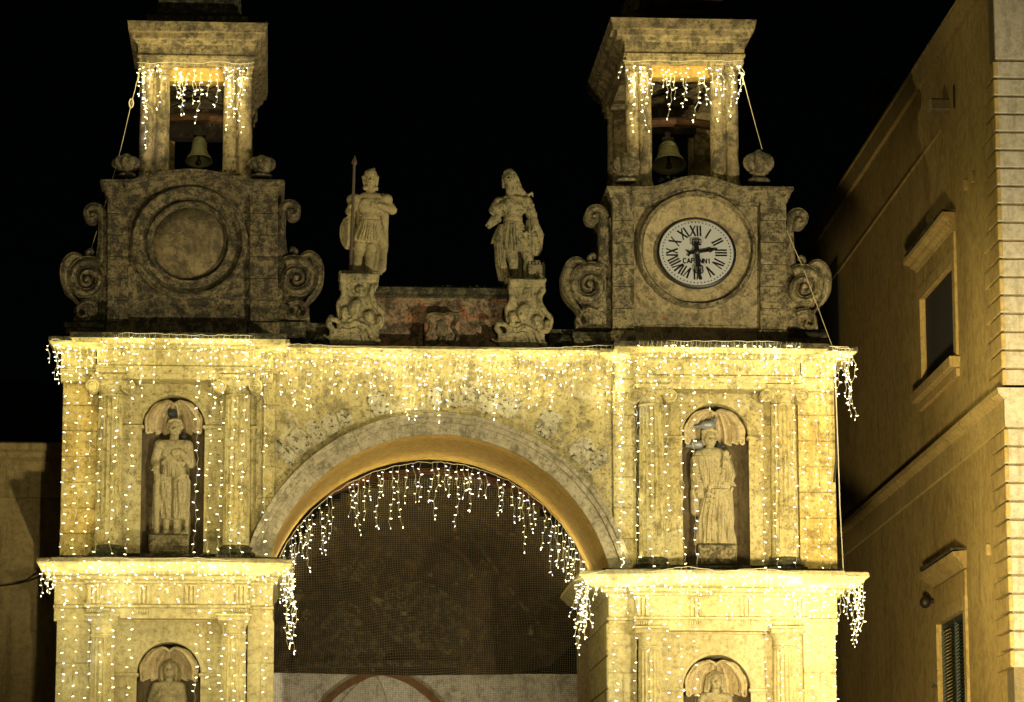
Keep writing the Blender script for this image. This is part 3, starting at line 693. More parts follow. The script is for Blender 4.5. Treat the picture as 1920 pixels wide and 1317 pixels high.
# ================================================================== ATTIC WALL between the towers
AW = thing('attic_wall', 'low parapet wall of flaking red plaster between the two statues', 'parapet wall', (PX(820, 650, 0.5), 0.5, PZ(820, 652, 0.5)))
mb = MB(); mb.pbox(700, 558, 950, 655, 0.45, 1.0); mb.build('wall_panel', MAT['attic'], AW, rough=0.01)
mb = MB(); entab(mb, 703, 948, 548, 0.45, 1.0, [(0.0, 538), (0.06, 539), (0.08, 546), (0.05, 551), (0.07, 555), (0.0, 559)]); mb.build('coping', MAT['coping'], AW, rough=0.02)
for x0, x1, y0 in ((568, 640, 608), (1030, 1085, 620)):
    mb = MB(); mb.pbox(x0, y0, x1, 652, 0.35, 1.0); mb.build('side_block', MAT['coping'], AW, rough=0.015)
    mb = MB(); mb.pbox(x0, y0-2, x1+2, y0+5, 0.28, 1.0); mb.build('side_coping', MAT['coping'], AW, rough=0.015)
tufts('moss', [(705, 538, 945, 538, 0.42, 0.5)], 200, AW, 0.035)
# escutcheon block in the middle
ES = thing('escutcheon', 'small carved stone shield block in the middle of the red parapet', 'stone carving', (PX(828, 650, 0.2), 0.2, PZ(828, 652, 0.2)))
mb = MB(); mb.pbox(796, 584, 862, 652, 0.16, 0.44); mb.build('block', MAT['attic'], ES, bevel=0.02, rough=0.01)
mb = MB()
for sg in (-1, 1):
    pts = []
    for u, v in ((0, 590), (14, 587), (26, 590), (29, 598), (24, 606), (20, 614), (24, 622), (30, 630), (28, 640), (16, 646), (6, 640), (2, 632)):
        pts.append(P(829+sg*u, v, 0.14))
    mb.tube(pts, 0.028, 6)
q = P(829, 618, 0.12); mb.ellipsoid((q.x, 0.16, q.z), (0.10, 0.035, 0.17)); mb.build('relief', MAT['tower_dark'], ES, smooth=True, rough=0.01)

# ================================================================== TOWERS
def volute_band(mb, pts, wid, Yf, Yb, rise=0.05):
    """flat carved band with rounded face following pts (photo px)"""
    w = [P(x, y, Yf) for x, y in pts]; path = [(v.x, v.z) for v in w]
    def pr(i):
        q = wid[i]*M if isinstance(wid, list) else wid*M
        return [(-q, Yb), (-q, Yf+rise*0.5), (-q*0.82, Yf+rise*0.1), (-q*0.72, Yf+rise*0.45), (-q*0.4, Yf), (0, Yf-rise*0.3), (q*0.4, Yf), (q*0.72, Yf+rise*0.45), (q*0.82, Yf+rise*0.1), (q, Yf+rise*0.5), (q, Yb)]
    mb.sweep(path, pr)
def smooth_path(pts, n=6):
    out = []
    for i in range(len(pts)-1):
        p0 = pts[max(i-1, 0)]; p1 = pts[i]; p2 = pts[i+1]; p3 = pts[min(i+2, len(pts)-1)]
        for k in range(n):
            t = k/n; out.append(tuple(0.5*((2*p1[j]) + (-p0[j]+p2[j])*t + (2*p0[j]-5*p1[j]+4*p2[j]-p3[j])*t*t + (-p0[j]+3*p1[j]-3*p2[j]+p3[j])*t**3) for j in range(len(p1))))
    out.append(pts[-1]); return out
def spiral(cx, cy, r0, a0, turns, sg, n=40, end=0.12):
    out = []
    for i in range(n+1):
        t = i/n; a = R(a0)+sg*turns*2*math.pi*t; q = r0*((1-t)+end*t); out.append((cx+q*math.cos(a), cy+q*math.sin(a)))
    return out
def scroll(parent, xe, yt, yb, sg, Y, mat):
    """side scroll console: xe = wall edge, sg = +1 bulges to the right; yt / yb top and bottom"""
    H = (yb-yt)/225.0
    X = lambda u: xe+sg*u
    T = lambda v: yt+v*H
    root = None
    mb = MB()
    Yf, Yb = Y, Y+0.42
    # small upper volute turning outward, its stem, small lower curl
    up = spiral(X(27), T(18), 17, -180 if sg > 0 else 0, 1.25, sg*1, 30)
    stem = smooth_path([(X(11), T(108)), (X(9), T(85)), (X(8), T(60)), (X(9), T(38)), (X(11), T(20))], 5)[:-1]
    allp = stem + up
    wid = []
    for i, p in enumerate(allp):
        if i < len(stem): t = i/len(stem); wid.append(11-4*t)
        else: t = (i-len(stem))/len(up); wid.append(7*(1-t)+2.6)
    volute_band(mb, allp, wid, Yf+0.04, Yb, 0.05)
    st2 = smooth_path([(X(8), T(98)), (X(14), T(112)), (X(25), T(113)), (X(34), T(103)), (X(36), T(93)), (X(29), T(88)), (X(26), T(94))], 4)
    volute_band(mb, st2, [7-4*i/len(st2) for i in range(len(st2))], Yf+0.05, Yb, 0.04)
    # web behind the volutes
    q = [(X(-4), T(20)), (X(12), T(26)), (X(13), T(60)), (X(18), T(100)), (X(30), T(118)), (X(60), T(112)), (X(70), T(140)), (X(60), T(172)), (X(45), T(188)), (X(60), T(200)), (X(62), T(222)), (X(-4), T(222))]
    mb.prism([(P(x, y, Yf+0.1).x, P(x, y, Yf+0.1).z) for x, y in q], Yf+0.12, Yb)
    # big lower volute
    big = spiral(X(36), T(143), 35, 235 if sg > 0 else -55, 1.9, -sg if False else sg*1, 60, 0.08)
    volute_band(mb, big, [9.5*(1-i/62)+2.2 for i in range(61)], Yf-0.03, Yb, 0.07)
    # outer leaf wrapping the volute
    leaf = smooth_path([(X(46), T(103)), (X(60), T(98)), (X(72), T(106)), (X(79), T(125)), (X(78), T(150)), (X(70), T(168)), (X(58), T(184)), (X(50), T(196))], 5)
    volute_band(mb, leaf, [3+6.5*math.sin(math.pi*min(1, i/(len(leaf)-1)*1.15+0.05)) if i < len(leaf)*0.8 else 3.5 for i in range(len(leaf))], Yf-0.01, Yb, 0.05)
    ft = smooth_path([(X(22), T(190)), (X(38), T(186)), (X(52), T(194)), (X(57), T(206)), (X(50), T(216)), (X(40), T(212)), (X(42), T(204))], 4)
    volute_band(mb, ft, [5.5-2.5*i/len(ft) for i in range(len(ft))], Yf-0.02, Yb, 0.05)
    c = P(X(27), T(18), Yf); mb.ellipsoid((c.x, Yf+0.04, c.z), (0.035, 0.05, 0.035)); c = P(X(36), T(143), Yf); mb.ellipsoid((c.x, Yf-0.03, c.z), (0.05, 0.06, 0.05))
    return mb.build('scroll', mat, parent, smooth='auto', rough=0.009)

def urn(parent, xc, ybase, ytop, rpx, Y, mat):
    c = P(xc, ybase, Y); H = (ybase-ytop)*M; r = rpx*M
    mb = MB()
    def fl(a, h, rr): return (-0.34*rr*(1-abs(math.sin(a*4.5))**0.8)) if h > H*0.33 and h < H*0.99 else 0
    prof = [(r*0.72, 0), (r*0.76, H*0.05), (r*0.70, H*0.10), (r*0.46, H*0.13), (r*0.42, H*0.22), (r*0.55, H*0.27), (r*0.66, H*0.29), (r*0.62, H*0.32), (r*0.80, H*0.36), (r*1.02, H*0.48), (r*1.08, H*0.62), (r*1.0, H*0.76), (r*0.78, H*0.87), (r*0.5, H*0.92), (r*0.32, H*0.94), (r*0.26, H*1.0), (r*0.1, H*1.04)]
    mb.lathe((c.x, c.y, c.z), prof, 48, fl); return mb.build('urn', mat, parent, smooth=True, rough=0.01)

def tower(side):
    if side == 'L':
        bx0, bx1, ytop, ybase = 201, 521, 345, 625; cx, cy, ro = 355, 457, 110; sx = (241, 467)
        mat = MAT['tower_dark']; pan = MAT['tower_dark']
        label = 'darker lichen covered bell tower with a blank stone roundel'
        plx = (122, 573); ply = 603; colx = ((275, 305), (431, 459)); cy0, cy1 = 120, 328; roof = (240, 500, 41, 114, 262, 476)
        hump = (262, 448, 320); urns = ((237, 332, 290), (491, 332, 291)); bell = (373, 244, 305, 26); back = 0.0
    else:
        bx0, bx1, ytop, ybase = 1149, 1474, 358, 641; cx, cy, ro = 1305, 470, 114; sx = (1190, 1425)
        mat = MAT['tower_light']; pan = MAT['tower_panel']
        label = 'paler bell tower carrying the working clock in its round frame'
        plx = (1076, 1552); ply = 622; colx = ((1185, 1209), (1344, 1372)); cy0, cy1 = 113, 336; roof = (1152, 1414, 36, 110, 1172, 1392)
        hump = (1240, 1372, 333); urns = ((1172, 342, 288), (1423, 342, 281)); bell = (1255, 252, 312, 33); back = 0.0
    Yf = 0.05; TW = thing('bell_tower', label, 'bell tower', (PX((bx0+bx1)/2, ybase, Yf), Yf, PZ((bx0+bx1)/2, ybase, Yf)))
    # main block and corner strips
    mb = MB(); mb.pbox(bx0+4, ytop+6, bx1-4, ybase+2, Yf, 3.4); mb.build('wall', pan, TW, rough=0.006)
    for a, b in ((bx0, sx[0]-1), (sx[1]+1, bx1)):
        mb = MB(); mb.pbox(a+1, ytop+14, b-1, ybase-22, Yf-0.085, 3.44); mb.build('corner_pilaster', mat, TW)
        nb_ = 6
        for kk in range(nb_):
            ya_ = ytop+14+(ybase-36-ytop)*kk/nb_; yb2 = ytop+14+(ybase-36-ytop)*(kk+1)/nb_
            mb = MB(); mb.pbox(a, ya_+.45, b, yb2-.45, Yf-0.10-rnd.uniform(0, .006), Yf+.5); mb.build('stone_block', mat, TW, bevel=0.01, rough=0.006)
        mb = MB(); entab(mb, a-1, b+1, ytop+5, Yf-0.10, 3.45, [(0, ytop-9), (0.09, ytop-8), (0.10, ytop-3), (0.05, ytop+2), (0.04, ytop+12), (0.01, ytop+14), (0.01, ytop+20)]); mb.build('pilaster_cap', mat, TW, rough=0.008)
        mb = MB(); mb.pbox(a-3, ybase-22, b+3, ybase, Yf-0.16, 3.48); mb.build('pilaster_base', mat, TW, rough=0.01, bevel=0.01)
    # plinth ledges either side
    for a, b in ((plx[0], bx0-2), (bx1+2, plx[1])):
        mb = MB(); mb.pbox(a, ply+10, b, ybase+6, Yf+0.02, 1.9); mb.build('plinth', MAT['coping'] if side == 'L' else mat, TW, rough=0.01, bevel=0.012)
        mb = MB(); mb.pbox(a-2, ply, b, ply+11, Yf-0.05, 1.95); mb.build('plinth_cap', MAT['coping'], TW, rough=0.016, bevel=0.012)
    # cornice that rises in a hump over the roundel
    h0, h1, hy = hump; xm = (h0+h1)/2
    path = [(sx[0]-6, ytop-2), (h0-14, ytop-2), (h0-4, ytop-5)]
    for i in range(1, 12):
        t = i/12; path.append((h0+(h1-h0)*t, ytop-5-(ytop-8-hy)*math.sin(math.pi*t)**0.8))
    path += [(h1+4, ytop-5), (h1+14, ytop-2), (sx[1]+6, ytop-2)]
    pw = [(P(x, y, Yf-0.1).x, P(x, y, Yf-0.1).z) for x, y in path][::-1]
    mb = MB(); mb.sweep([(x, z) for x, z in pw], [(-0.02, 1.5), (-0.02, Yf-0.24), (0.04, Yf-0.25), (0.06, Yf-0.20), (0.10, Yf-0.19), (0.13, Yf-0.12), (0.19, Yf-0.11), (0.20, Yf-0.06), (0.25, Yf-0.05), (0.26, 1.5)])
    mb.build('hump_cornice', mat, TW, rough=0.009)
    # wall infill under the hump
    zz = PZ(xm, ytop+10, Yf)
    mb = MB(); mb.prism([(pw[0][0], zz)] + [(x, z-0.05) for x, z in pw] + [(pw[-1][0], zz)], Yf+0.004, 1.45); mb.build('wall_infill', pan, TW)
    tufts('moss', [(bx0, ytop-9, bx1, ytop-9, Yf-0.1, 0.3), (h0, hy-1, h1, hy-1, Yf-0.15, 0.3), (plx[0], ply, bx0, ply, Yf-0.05, 0.3), (bx1, ply, plx[1], ply, Yf-0.05, 0.3)], 160, TW, 0.035)
    # roundel
    C = P(cx, cy, Yf); X0, Z0 = C.x, C.z; r = ro*M*0.985; rz = r*0.99
    def circ(rr, n=72): return [(X0+rr*math.cos(2*math.pi*i/n), Z0+rr*math.sin(2*math.pi*i/n)) for i in range(n)]
    if side == 'L':
        mb = MB(); mb.sweep(circ(r), [(-0.01, Yf+0.02), (-0.01, Yf-0.10), (0.03, Yf-0.14), (0.07, Yf-0.13), (0.10, Yf-0.09), (0.17, Yf-0.04), (0.22, Yf-0.05), (0.25, Yf-0.11), (0.28, Yf-0.12), (0.31, Yf-0.07), (0.33, Yf-0.01), (0.33, Yf+0.02)], closed=True)
        mb.build('roundel_moulding', MAT['tower_dark'], TW, smooth='auto', rough=0.008)
        mb = MB(); mb.lathe((X0, Yf-0.012, Z0), [(r-0.32, -0.1), (r-0.32, 0.0), (r*0.35, 0.006), (0.01, 0.004)], 60, axis='y'); mb.build('blank_disc', MAT['roundel'], TW, smooth=True)
    else:
        mb = MB(); mb.sweep(circ(r), [(-0.01, Yf+0.02), (-0.01, Yf-0.09), (0.02, Yf-0.16), (0.05, Yf-0.16), (0.065, Yf-0.11), (0.08, Yf-0.09), (0.08, Yf+0.02)], closed=True)
        mb.build('roundel_moulding', mat, TW, smooth='auto', rough=0.01)
        mb = MB(); mb.lathe((X0, Yf-0.05, Z0), [(r-0.07, -0.08), (r-0.07, 0.03), (r-0.16, 0.02), (r*0.72, 0.0), (0.01, 0.0)], 72, axis='y'); mb.build('clock_surround', MAT['clock_surround'], TW, smooth='auto')
    # scrolls
    S = MAT['tower_dark'] if side == 'L' else MAT['tower_light']
    if side == 'L':
        scroll(TW, 200, 383, 603, -1, 0.0, S); scroll(TW, 519, 377, 603, 1, -0.02, S)
    else:
        scroll(TW, 1142, 386, 618, -1, 0.0, S); scroll(TW, 1472, 392, 622, 1, 0.02, S)
        mb = MB(); mb.pbox(1128, 480, 1141, 618, 0.3, 1.2); mb.build('scroll_backing', MAT['tower_panel'], TW, rough=0.01)
    for x, yb_, yt_ in urns: urn(TW, x, yb_, yt_, 26 if side == 'L' else 28, 0.12, mat)
    # ---------------- belfry: four clusters of paired columns, beams, roof
    Bf = 0.35; Bb = 3.15
    zc0 = PZ(colx[0][0], cy1, Bf); zc1 = PZ(colx[0][0], cy0+14, Bf)
    for Yc, fr in ((Bf, 1), (Bb, 0)):
        for pair in colx:
            for j, xq in enumerate(pair):
                X = PX(xq, 230, Bf); rr = 13.2*M
                mb = MB(); H = zc1-zc0
                mb.lathe((X, Yc, zc0-0.25), [(rr*1.25, 0), (rr*1.25, .15), (rr*1.1, .2), (rr*1.0, .26), (rr*1.0, H*0.5), (rr*0.95, H*0.8), (rr*0.92, H+.12), (rr*0.93, H+.14), (rr*1.05, H+.15), (rr*1.05, H+.17), (rr*.95, H+.18), (rr*.97, H+.21), (rr*1.15, H+.25)], 20)
                cl = mb.build('belfry_column', MAT['belfry'], TW, smooth='auto', rough=0.008)
                mb = MB(); mb.ring(X-rr*0.98, X+rr*0.98, Yc-rr*0.98, Yc+rr, [(0.0, zc1-.03), (0.0, zc1+.03), (0.03, zc1+.06), (0.03, zc1+.10)]); mb.build('capital', MAT['belfry'], cl, rough=0.006)
            xa = PX(pair[0], 230, Bf); xb = PX(pair[1], 230, Bf); mb = MB()
            mb.box((xa-0.02, Yc-0.02, zc0-0.25), (xb+0.02, Yc+0.28*(1 if fr else -1), zc1+0.02)); mb.build('belfry_pier', MAT['belfry'], TW)
    xa, xb = PX(colx[0][0]-12, 130, Bf), PX(colx[1][1]+12, 130, Bf); zt = PZ(cx, cy0, Bf)
    beams = [((xa, Bf-0.10, zt), (xb, Bf+0.25, zt+0.18)), ((xa, Bb-0.25, zt), (xb, Bb+0.10, zt+0.18)), ((xa, Bf+0.251, zt), (xa+0.33, Bb-0.251, zt+0.18)), ((xb-0.33, Bf+0.251, zt), (xb, Bb-0.251, zt+0.18))]
    # architrave drops to the capitals
    for a, b in beams:
        mb = MB(); mb.box((a[0], a[1], zc1+0.10 if a[1] != Bf+0.251 else zc1-0.05), (b[0], b[1], zt+0.02)); mb.build('architrave', MAT['belfry'], TW, rough=0.004)
    xi0 = PX(colx[0][1]+15, 130, Bf); xi1 = PX(colx[1][0]-13, 130, Bf); zlow = PZ(cx, cy0+32, Bf)
    for Yc in (Bf+0.02, Bb-0.3):
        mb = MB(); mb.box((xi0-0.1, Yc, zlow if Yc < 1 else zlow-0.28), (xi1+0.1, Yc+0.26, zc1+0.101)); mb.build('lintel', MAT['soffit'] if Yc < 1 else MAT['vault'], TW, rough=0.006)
    mb = MB(); mb.box((xa+0.2, Bf+0.2, zt-0.02), (xb-0.2, Bb-0.2, zt+0.08)); mb.build('belfry_ceiling', MAT['vault'], TW)
    r0, r1, ry0, ry1, bx_0, bx_1 = roof
    Rx0, Rx1 = PX(bx_0, ry1, Bf), PX(bx_1, ry1, Bf); Z1 = PZ(cx, ry1+8, Bf-0.15)
    yz = lambda y, p: PZ(cx, y, Bf-0.15-p)
    mb = MB(); mb.ring(Rx0, Rx1, Bf-0.15, Bb+0.85, [(0.0, Z1), (0.0, yz(ry1-3, 0)), (0.035, yz(ry1-4, .03)), (0.04, yz(ry1-9, .04)), (0.02, yz(ry1-12, .02)), (0.03, yz(ry1-30, .03)), (0.07, yz(ry1-33, .07)), (0.09, yz(ry1-38, .09)), (0.15, yz(ry1-42, .15)), (0.17, yz(ry1-52, .17)), (0.23, yz(ry1-55, .23)), (0.24, yz(ry1-60, .24)), (0.25, yz(ry0+8, .25)), (0.27, yz(ry0, .27)), (0.15, yz(ry0-2, .15))], sl=.7 if side == 'L' else 1, sr=.75 if side == 'L' else .65)
    mb.build('roof_cornice', MAT['belfry'], TW, rough=0.014)
    zr = PZ(cx, ry0-2, Bf); ym = (Bf+Bb)/2; xm_ = (Rx0+Rx1)/2
    mb = MB(); hw = (Rx1-Rx0)/2
    mb.ring(xm_-hw*0.80, xm_+hw*0.80, Bf+0.15, Bb, [(0.08, zr), (0.08, zr+.10), (0.0, zr+.14), (-0.07, zr+.2), (-0.12, zr+.75), (-0.06, zr+.8), (-0.06, zr+.9), (-0.35, zr+1.1), (-0.65, zr+1.8)])
    mb.build('roof_drum', MAT['coping'] if side == 'L' else MAT['belfry'], TW, rough=0.02)
    tufts('moss', [(r0, ry0-1, r1, ry0-1, Bf-0.3, 0.3)], 90, TW, 0.04)
    # timber or iron beam the bell hangs from
    zb_ = PZ(bell[0], bell[1]-8, 1.4)
    mb = MB()
    pts = [(xa+0.15+(xb-xa-0.3)*i/10, 1.4, zb_+0.06+0.07*math.sin(math.pi*i/10)) for i in range(11)]
    mb.tube(pts, 0.075, 6); mb.build('bell_beam', MAT['wood'], TW, rough=0.01)
    # iron tie rods crossing under the ceiling
    mb = MB(); zx = PZ(cx, cy0+70, 1.4); mb.tube([(xa+.2, Bf+.2, zx+.2), (xb-.2, Bb-.2, zx+.2)], 0.012, 5); mb.tube([(xb-.2, Bf+.2, zx+.2), (xa+.2, Bb-.2, zx+.2)], 0.012, 5); mb.build('tie_rod', MAT['iron'], TW)
    # ---------------- bell
    bc = P(bell[0], bell[2], 1.4); Hb = (bell[2]-bell[1])*M*0.88; rb = bell[3]*M*1.02
    BL = thing('bell', 'small tall bronze bell hanging in the left belfry' if side == 'L' else 'wide bronze bell hanging in the belfry above the clock', 'bell', (bc.x, 1.4, bc.z), 'church bells in the belfries')
    k = 1.0 if side == 'L' else 0.98
    pr = [(rb, 0.02), (rb*1.0, 0.0), (rb*0.86, Hb*0.12), (rb*0.68, Hb*0.28), (rb*0.56, Hb*0.5), (rb*0.50, Hb*0.72), (rb*0.47, Hb*0.84), (rb*0.36, Hb*0.93), (rb*0.14, Hb*0.98), (0.01, Hb)]
    if side == 'R': pr = [(r_*1.0 if i < 3 else r_*1.1, h) for i, (r_, h) in enumerate(pr)]
    inner = [(r_*0.9-0.004, max(h-0.02, 0.003)) for r_, h in pr[2:-1]]
    mb = MB(); mb.lathe((bc.x, 1.4, bc.z+0.02), inner[::-1] + [(rb*0.93, 0.0)] + pr[1:], 40, top=False)
    for hh in (0.12, 0.2, 0.62, 0.74):
        rr_ = np.interp(Hb*hh, [p[1] for p in pr[1:]], [p[0] for p in pr[1:]]); mb.tube([(bc.x+(rr_+0.003)*math.cos(a*math.pi/20), 1.4+(rr_+0.003)*math.sin(a*math.pi/20), bc.z+0.02+Hb*hh) for a in range(40)], 0.008, 5, closed=True)
    mb.build('bell_body', MAT['bronze'], BL, smooth='auto')
    mb = MB(); mb.tube([(bc.x, 1.4, bc.z+Hb), (bc.x, 1.4, bc.z-0.03)], [0.012, 0.02], 6); mb.ellipsoid((bc.x, 1.4, bc.z-0.0), (0.045, 0.045, 0.05)); mb.build('clapper', MAT['iron'], BL, smooth=True)
    mb = MB(); mb.box((bc.x-0.05, 1.36, bc.z+Hb), (bc.x+0.05, 1.44, zb_+0.05)); mb.box((bc.x-0.10, 1.34, bc.z+Hb+0.02), (bc.x+0.10, 1.46, bc.z+Hb+0.10)); mb.build('headstock', MAT['iron'], BL, bevel=0.01)
    BL.rotation_euler = (R(-14 if side == 'L' else -20), 0, 0)
    return TW, (X0, Z0, r, Yf)
TWL, _ = tower('L'); TWR, RD = tower('R')

# ================================================================== CLOCK
cc = P(1305, 476, -0.02); CX, CZ = cc.x, cc.z; CR = 75*M
CK = thing('clock', 'round white tower clock with black Roman numerals and black hands', 'clock', (CX, 0.0, CZ))
TILT = Matrix.Rotation(R(-10), 3, 'X')
Y0c = -0.09
def ck(x, z, d=0.0):
    """dial plane coordinates to world; d lifts off the dial toward the square; dial leans slightly forward"""
    v = TILT @ Vector((x, -d, z)); return (CX+v.x, Y0c+v.y, CZ+v.z*0.955)
mb = MB(); n = 72
for r_, d in ((CR*1.0, -0.06), (CR*1.0, 0.02), (CR*0.965, 0.03), (CR*0.94, 0.012), (CR*0.94, -0.06)):
    for i in range(n): mb.v.append(ck(r_*math.cos(2*math.pi*i/n), r_*math.sin(2*math.pi*i/n), d))
for j in range(5):
    for i in range(n): mb.f.append((j*n+i, j*n+(i+1)%n, ((j+1)%5)*n+(i+1)%n, ((j+1)%5)*n+i))
mb.build('dial_rim', MAT['black'], CK, smooth='auto')
mb = MB()
for d in (-0.02, 0.004):
    for i in range(n): mb.v.append(ck(CR*0.95*math.cos(2*math.pi*i/n), CR*0.95*math.sin(2*math.pi*i/n), d))
mb.f = [tuple(range(n)), tuple(range(2*n-1, n-1, -1))] + [(i, (i+1)%n, n+(i+1)%n, n+i) for i in range(n)]
mb.build('dial', MAT['dial'], CK)
def stroke(mb, a, b, w, d0=0.002, d1=0.009):
    ax, az = a; bx_, bz = b; tx, tz = bx_-ax, bz-az; l = math.hypot(tx, tz); nx, nz = -tz/l*w/2, tx/l*w/2
    vs = [ck(x, z, d) for d in (d0, d1) for x, z in ((ax-nx, az-nz), (bx_-nx, bz-nz), (bx_+nx, bz+nz), (ax+nx, az+nz))]
    mb.add(vs, [(0,1,2,3), (7,6,5,4), (0,4,5,1), (1,5,6,2), (2,6,7,3), (3,7,4,0)])
NUM = ['XII', 'I', 'II', 'III', 'IIII', 'V', 'VI', 'VII', 'VIII', 'IX', 'X', 'XI']
NUM[4] = 'IV'
W = CR
for h, s_ in enumerate(NUM):
    wd = {'I': 0.075, 'V': 0.15, 'X': 0.16}; tot = sum(wd[c] for c in s_); x = -tot/2; an = R(-30*h); mb = MB()
    def tr(u, v, an=an): return (W*(u*math.cos(an) - v*math.sin(an)), W*(u*math.sin(an) + v*math.cos(an)))
    v0, v1 = 0.47, 0.77
    for c in s_:
        w = wd[c]; m_ = x+w/2
        if c == 'I': stroke(mb, tr(m_, v0), tr(m_, v1), W*0.042)
        if c == 'V': stroke(mb, tr(m_, v0), tr(x+0.02, v1), W*0.046); stroke(mb, tr(m_, v0), tr(x+w-0.02, v1), W*0.030)
        if c == 'X': stroke(mb, tr(x+w-0.015, v0), tr(x+0.015, v1), W*0.046); stroke(mb, tr(x+0.015, v0), tr(x+w-0.015, v1), W*0.030)
        x += w
    mb.build('numeral', MAT['black'], CK)
mb = MB()
for i in range(60):
    a = R(6*i); q = W*0.862; n6 = 6; c = (q*math.sin(a), q*math.cos(a)); rr = W*(0.019)
    vs = [ck(c[0]+rr*math.cos(k*math.pi/3), c[1]+rr*math.sin(k*math.pi/3), d) for d in (0.002, 0.008) for k in range(6)]
    mb.add(vs, [tuple(range(6)), tuple(range(11, 5, -1))] + [(k, (k+1)%6, 6+(k+1)%6, 6+k) for k in range(6)])
mb.build('minute_dots', MAT['black'], CK, kind='stuff')
# maker's lettering as thin strokes
LET = {'C': [((1,.8),(.75,1)),((.75,1),(.25,1)),((.25,1),(0,.75)),((0,.75),(0,.25)),((0,.25),(.25,0)),((.25,0),(.75,0)),((.75,0),(1,.2))],
       'A': [((0,0),(.5,1)),((.5,1),(1,0)),((.2,.35),(.8,.35))], 'P': [((0,0),(0,1)),((0,1),(.8,1)),((.8,1),(1,.78)),((1,.78),(.8,.5)),((.8,.5),(0,.5))],
       'N': [((0,0),(0,1)),((0,1),(1,0)),((1,0),(1,1))], 'I': [((.5,0),(.5,1))]}
x = -0.345
for ch in 'CAPANNI':
    mb = MB(); w = 0.073
    for a, b in LET[ch]: stroke(mb, (W*(x+a[0]*w), W*(-0.305+a[1]*0.135)), (W*(x+b[0]*w), W*(-0.305+b[1]*0.135)), W*0.027)
    mb.build('letter', MAT['black'], CK); x += 0.103
# hands
def bar(mb, p, q, w, d0=0.03, d1=0.042): stroke(mb, p, q, w, d0, d1)
mb = MB(); a = R(10)
def hr(u, v): return (W*(u*math.cos(a)-v*math.sin(a)), W*(u*math.sin(a)+v*math.cos(a)))
bar(mb, hr(-.20, 0), hr(.30, 0), W*.085, .030, .040); bar(mb, hr(.28, .0), hr(.53, 0), W*.035, .030, .040)
for s_ in (-1, 1): bar(mb, hr(.25, 0), hr(.33, .06*s_), W*.03, .030, .040); bar(mb, hr(.33, .06*s_), hr(.45, 0), W*.03, .030, .040); bar(mb, hr(-.18, 0), hr(-.24, .08*s_), W*.05, .030, .040); bar(mb, hr(.36, .05*s_), hr(.36, -.02*s_), W*.03, .03, .04)
mb.build('hour_hand', MAT['black'], CK)
mb = MB(); a = R(-86.5-0)
bar(mb, hr(-.22, 0), hr(.42, 0), W*.12, .046, .058); bar(mb, hr(.4, 0), hr(.80, 0), W*.045, .046, .058)
for s_ in (-1, 1):
    bar(mb, hr(.38, .0), hr(.42, .10*s_), W*.03, .046, .058); bar(mb, hr(.42, .10*s_), hr(.58, .10*s_), W*.03, .046, .058); bar(mb, hr(.58, .10*s_), hr(.66, 0), W*.03, .046, .058); bar(mb, hr(.5, .03*s_), hr(.60, .03*s_), W*.03, .046, .058)
a = R(-90)
bar(mb, hr(-.35, -.11), hr(-.35, .11), W*.02, .046, .058); bar(mb, hr(-.19, -.11), hr(-.19, .11), W*.02, .046, .058)
for s_ in (-1, 1): bar(mb, hr(-.35, .11*s_), hr(-.19, .11*s_), W*.02, .046, .058); bar(mb, hr(-.34, 0.03*s_), hr(-.2, .08*s_), W*.018, .046, .058)
bar(mb, hr(-.25, -.05), hr(-.25, .05), W*.05, .046, .058)
mb.build('minute_hand', MAT['black'], CK)
mb = MB(); c = ck(0, 0, .05); mb.ellipsoid(c, (W*.09, .03, W*.09)); mb.build('hub', MAT['black'], CK, smooth=True)

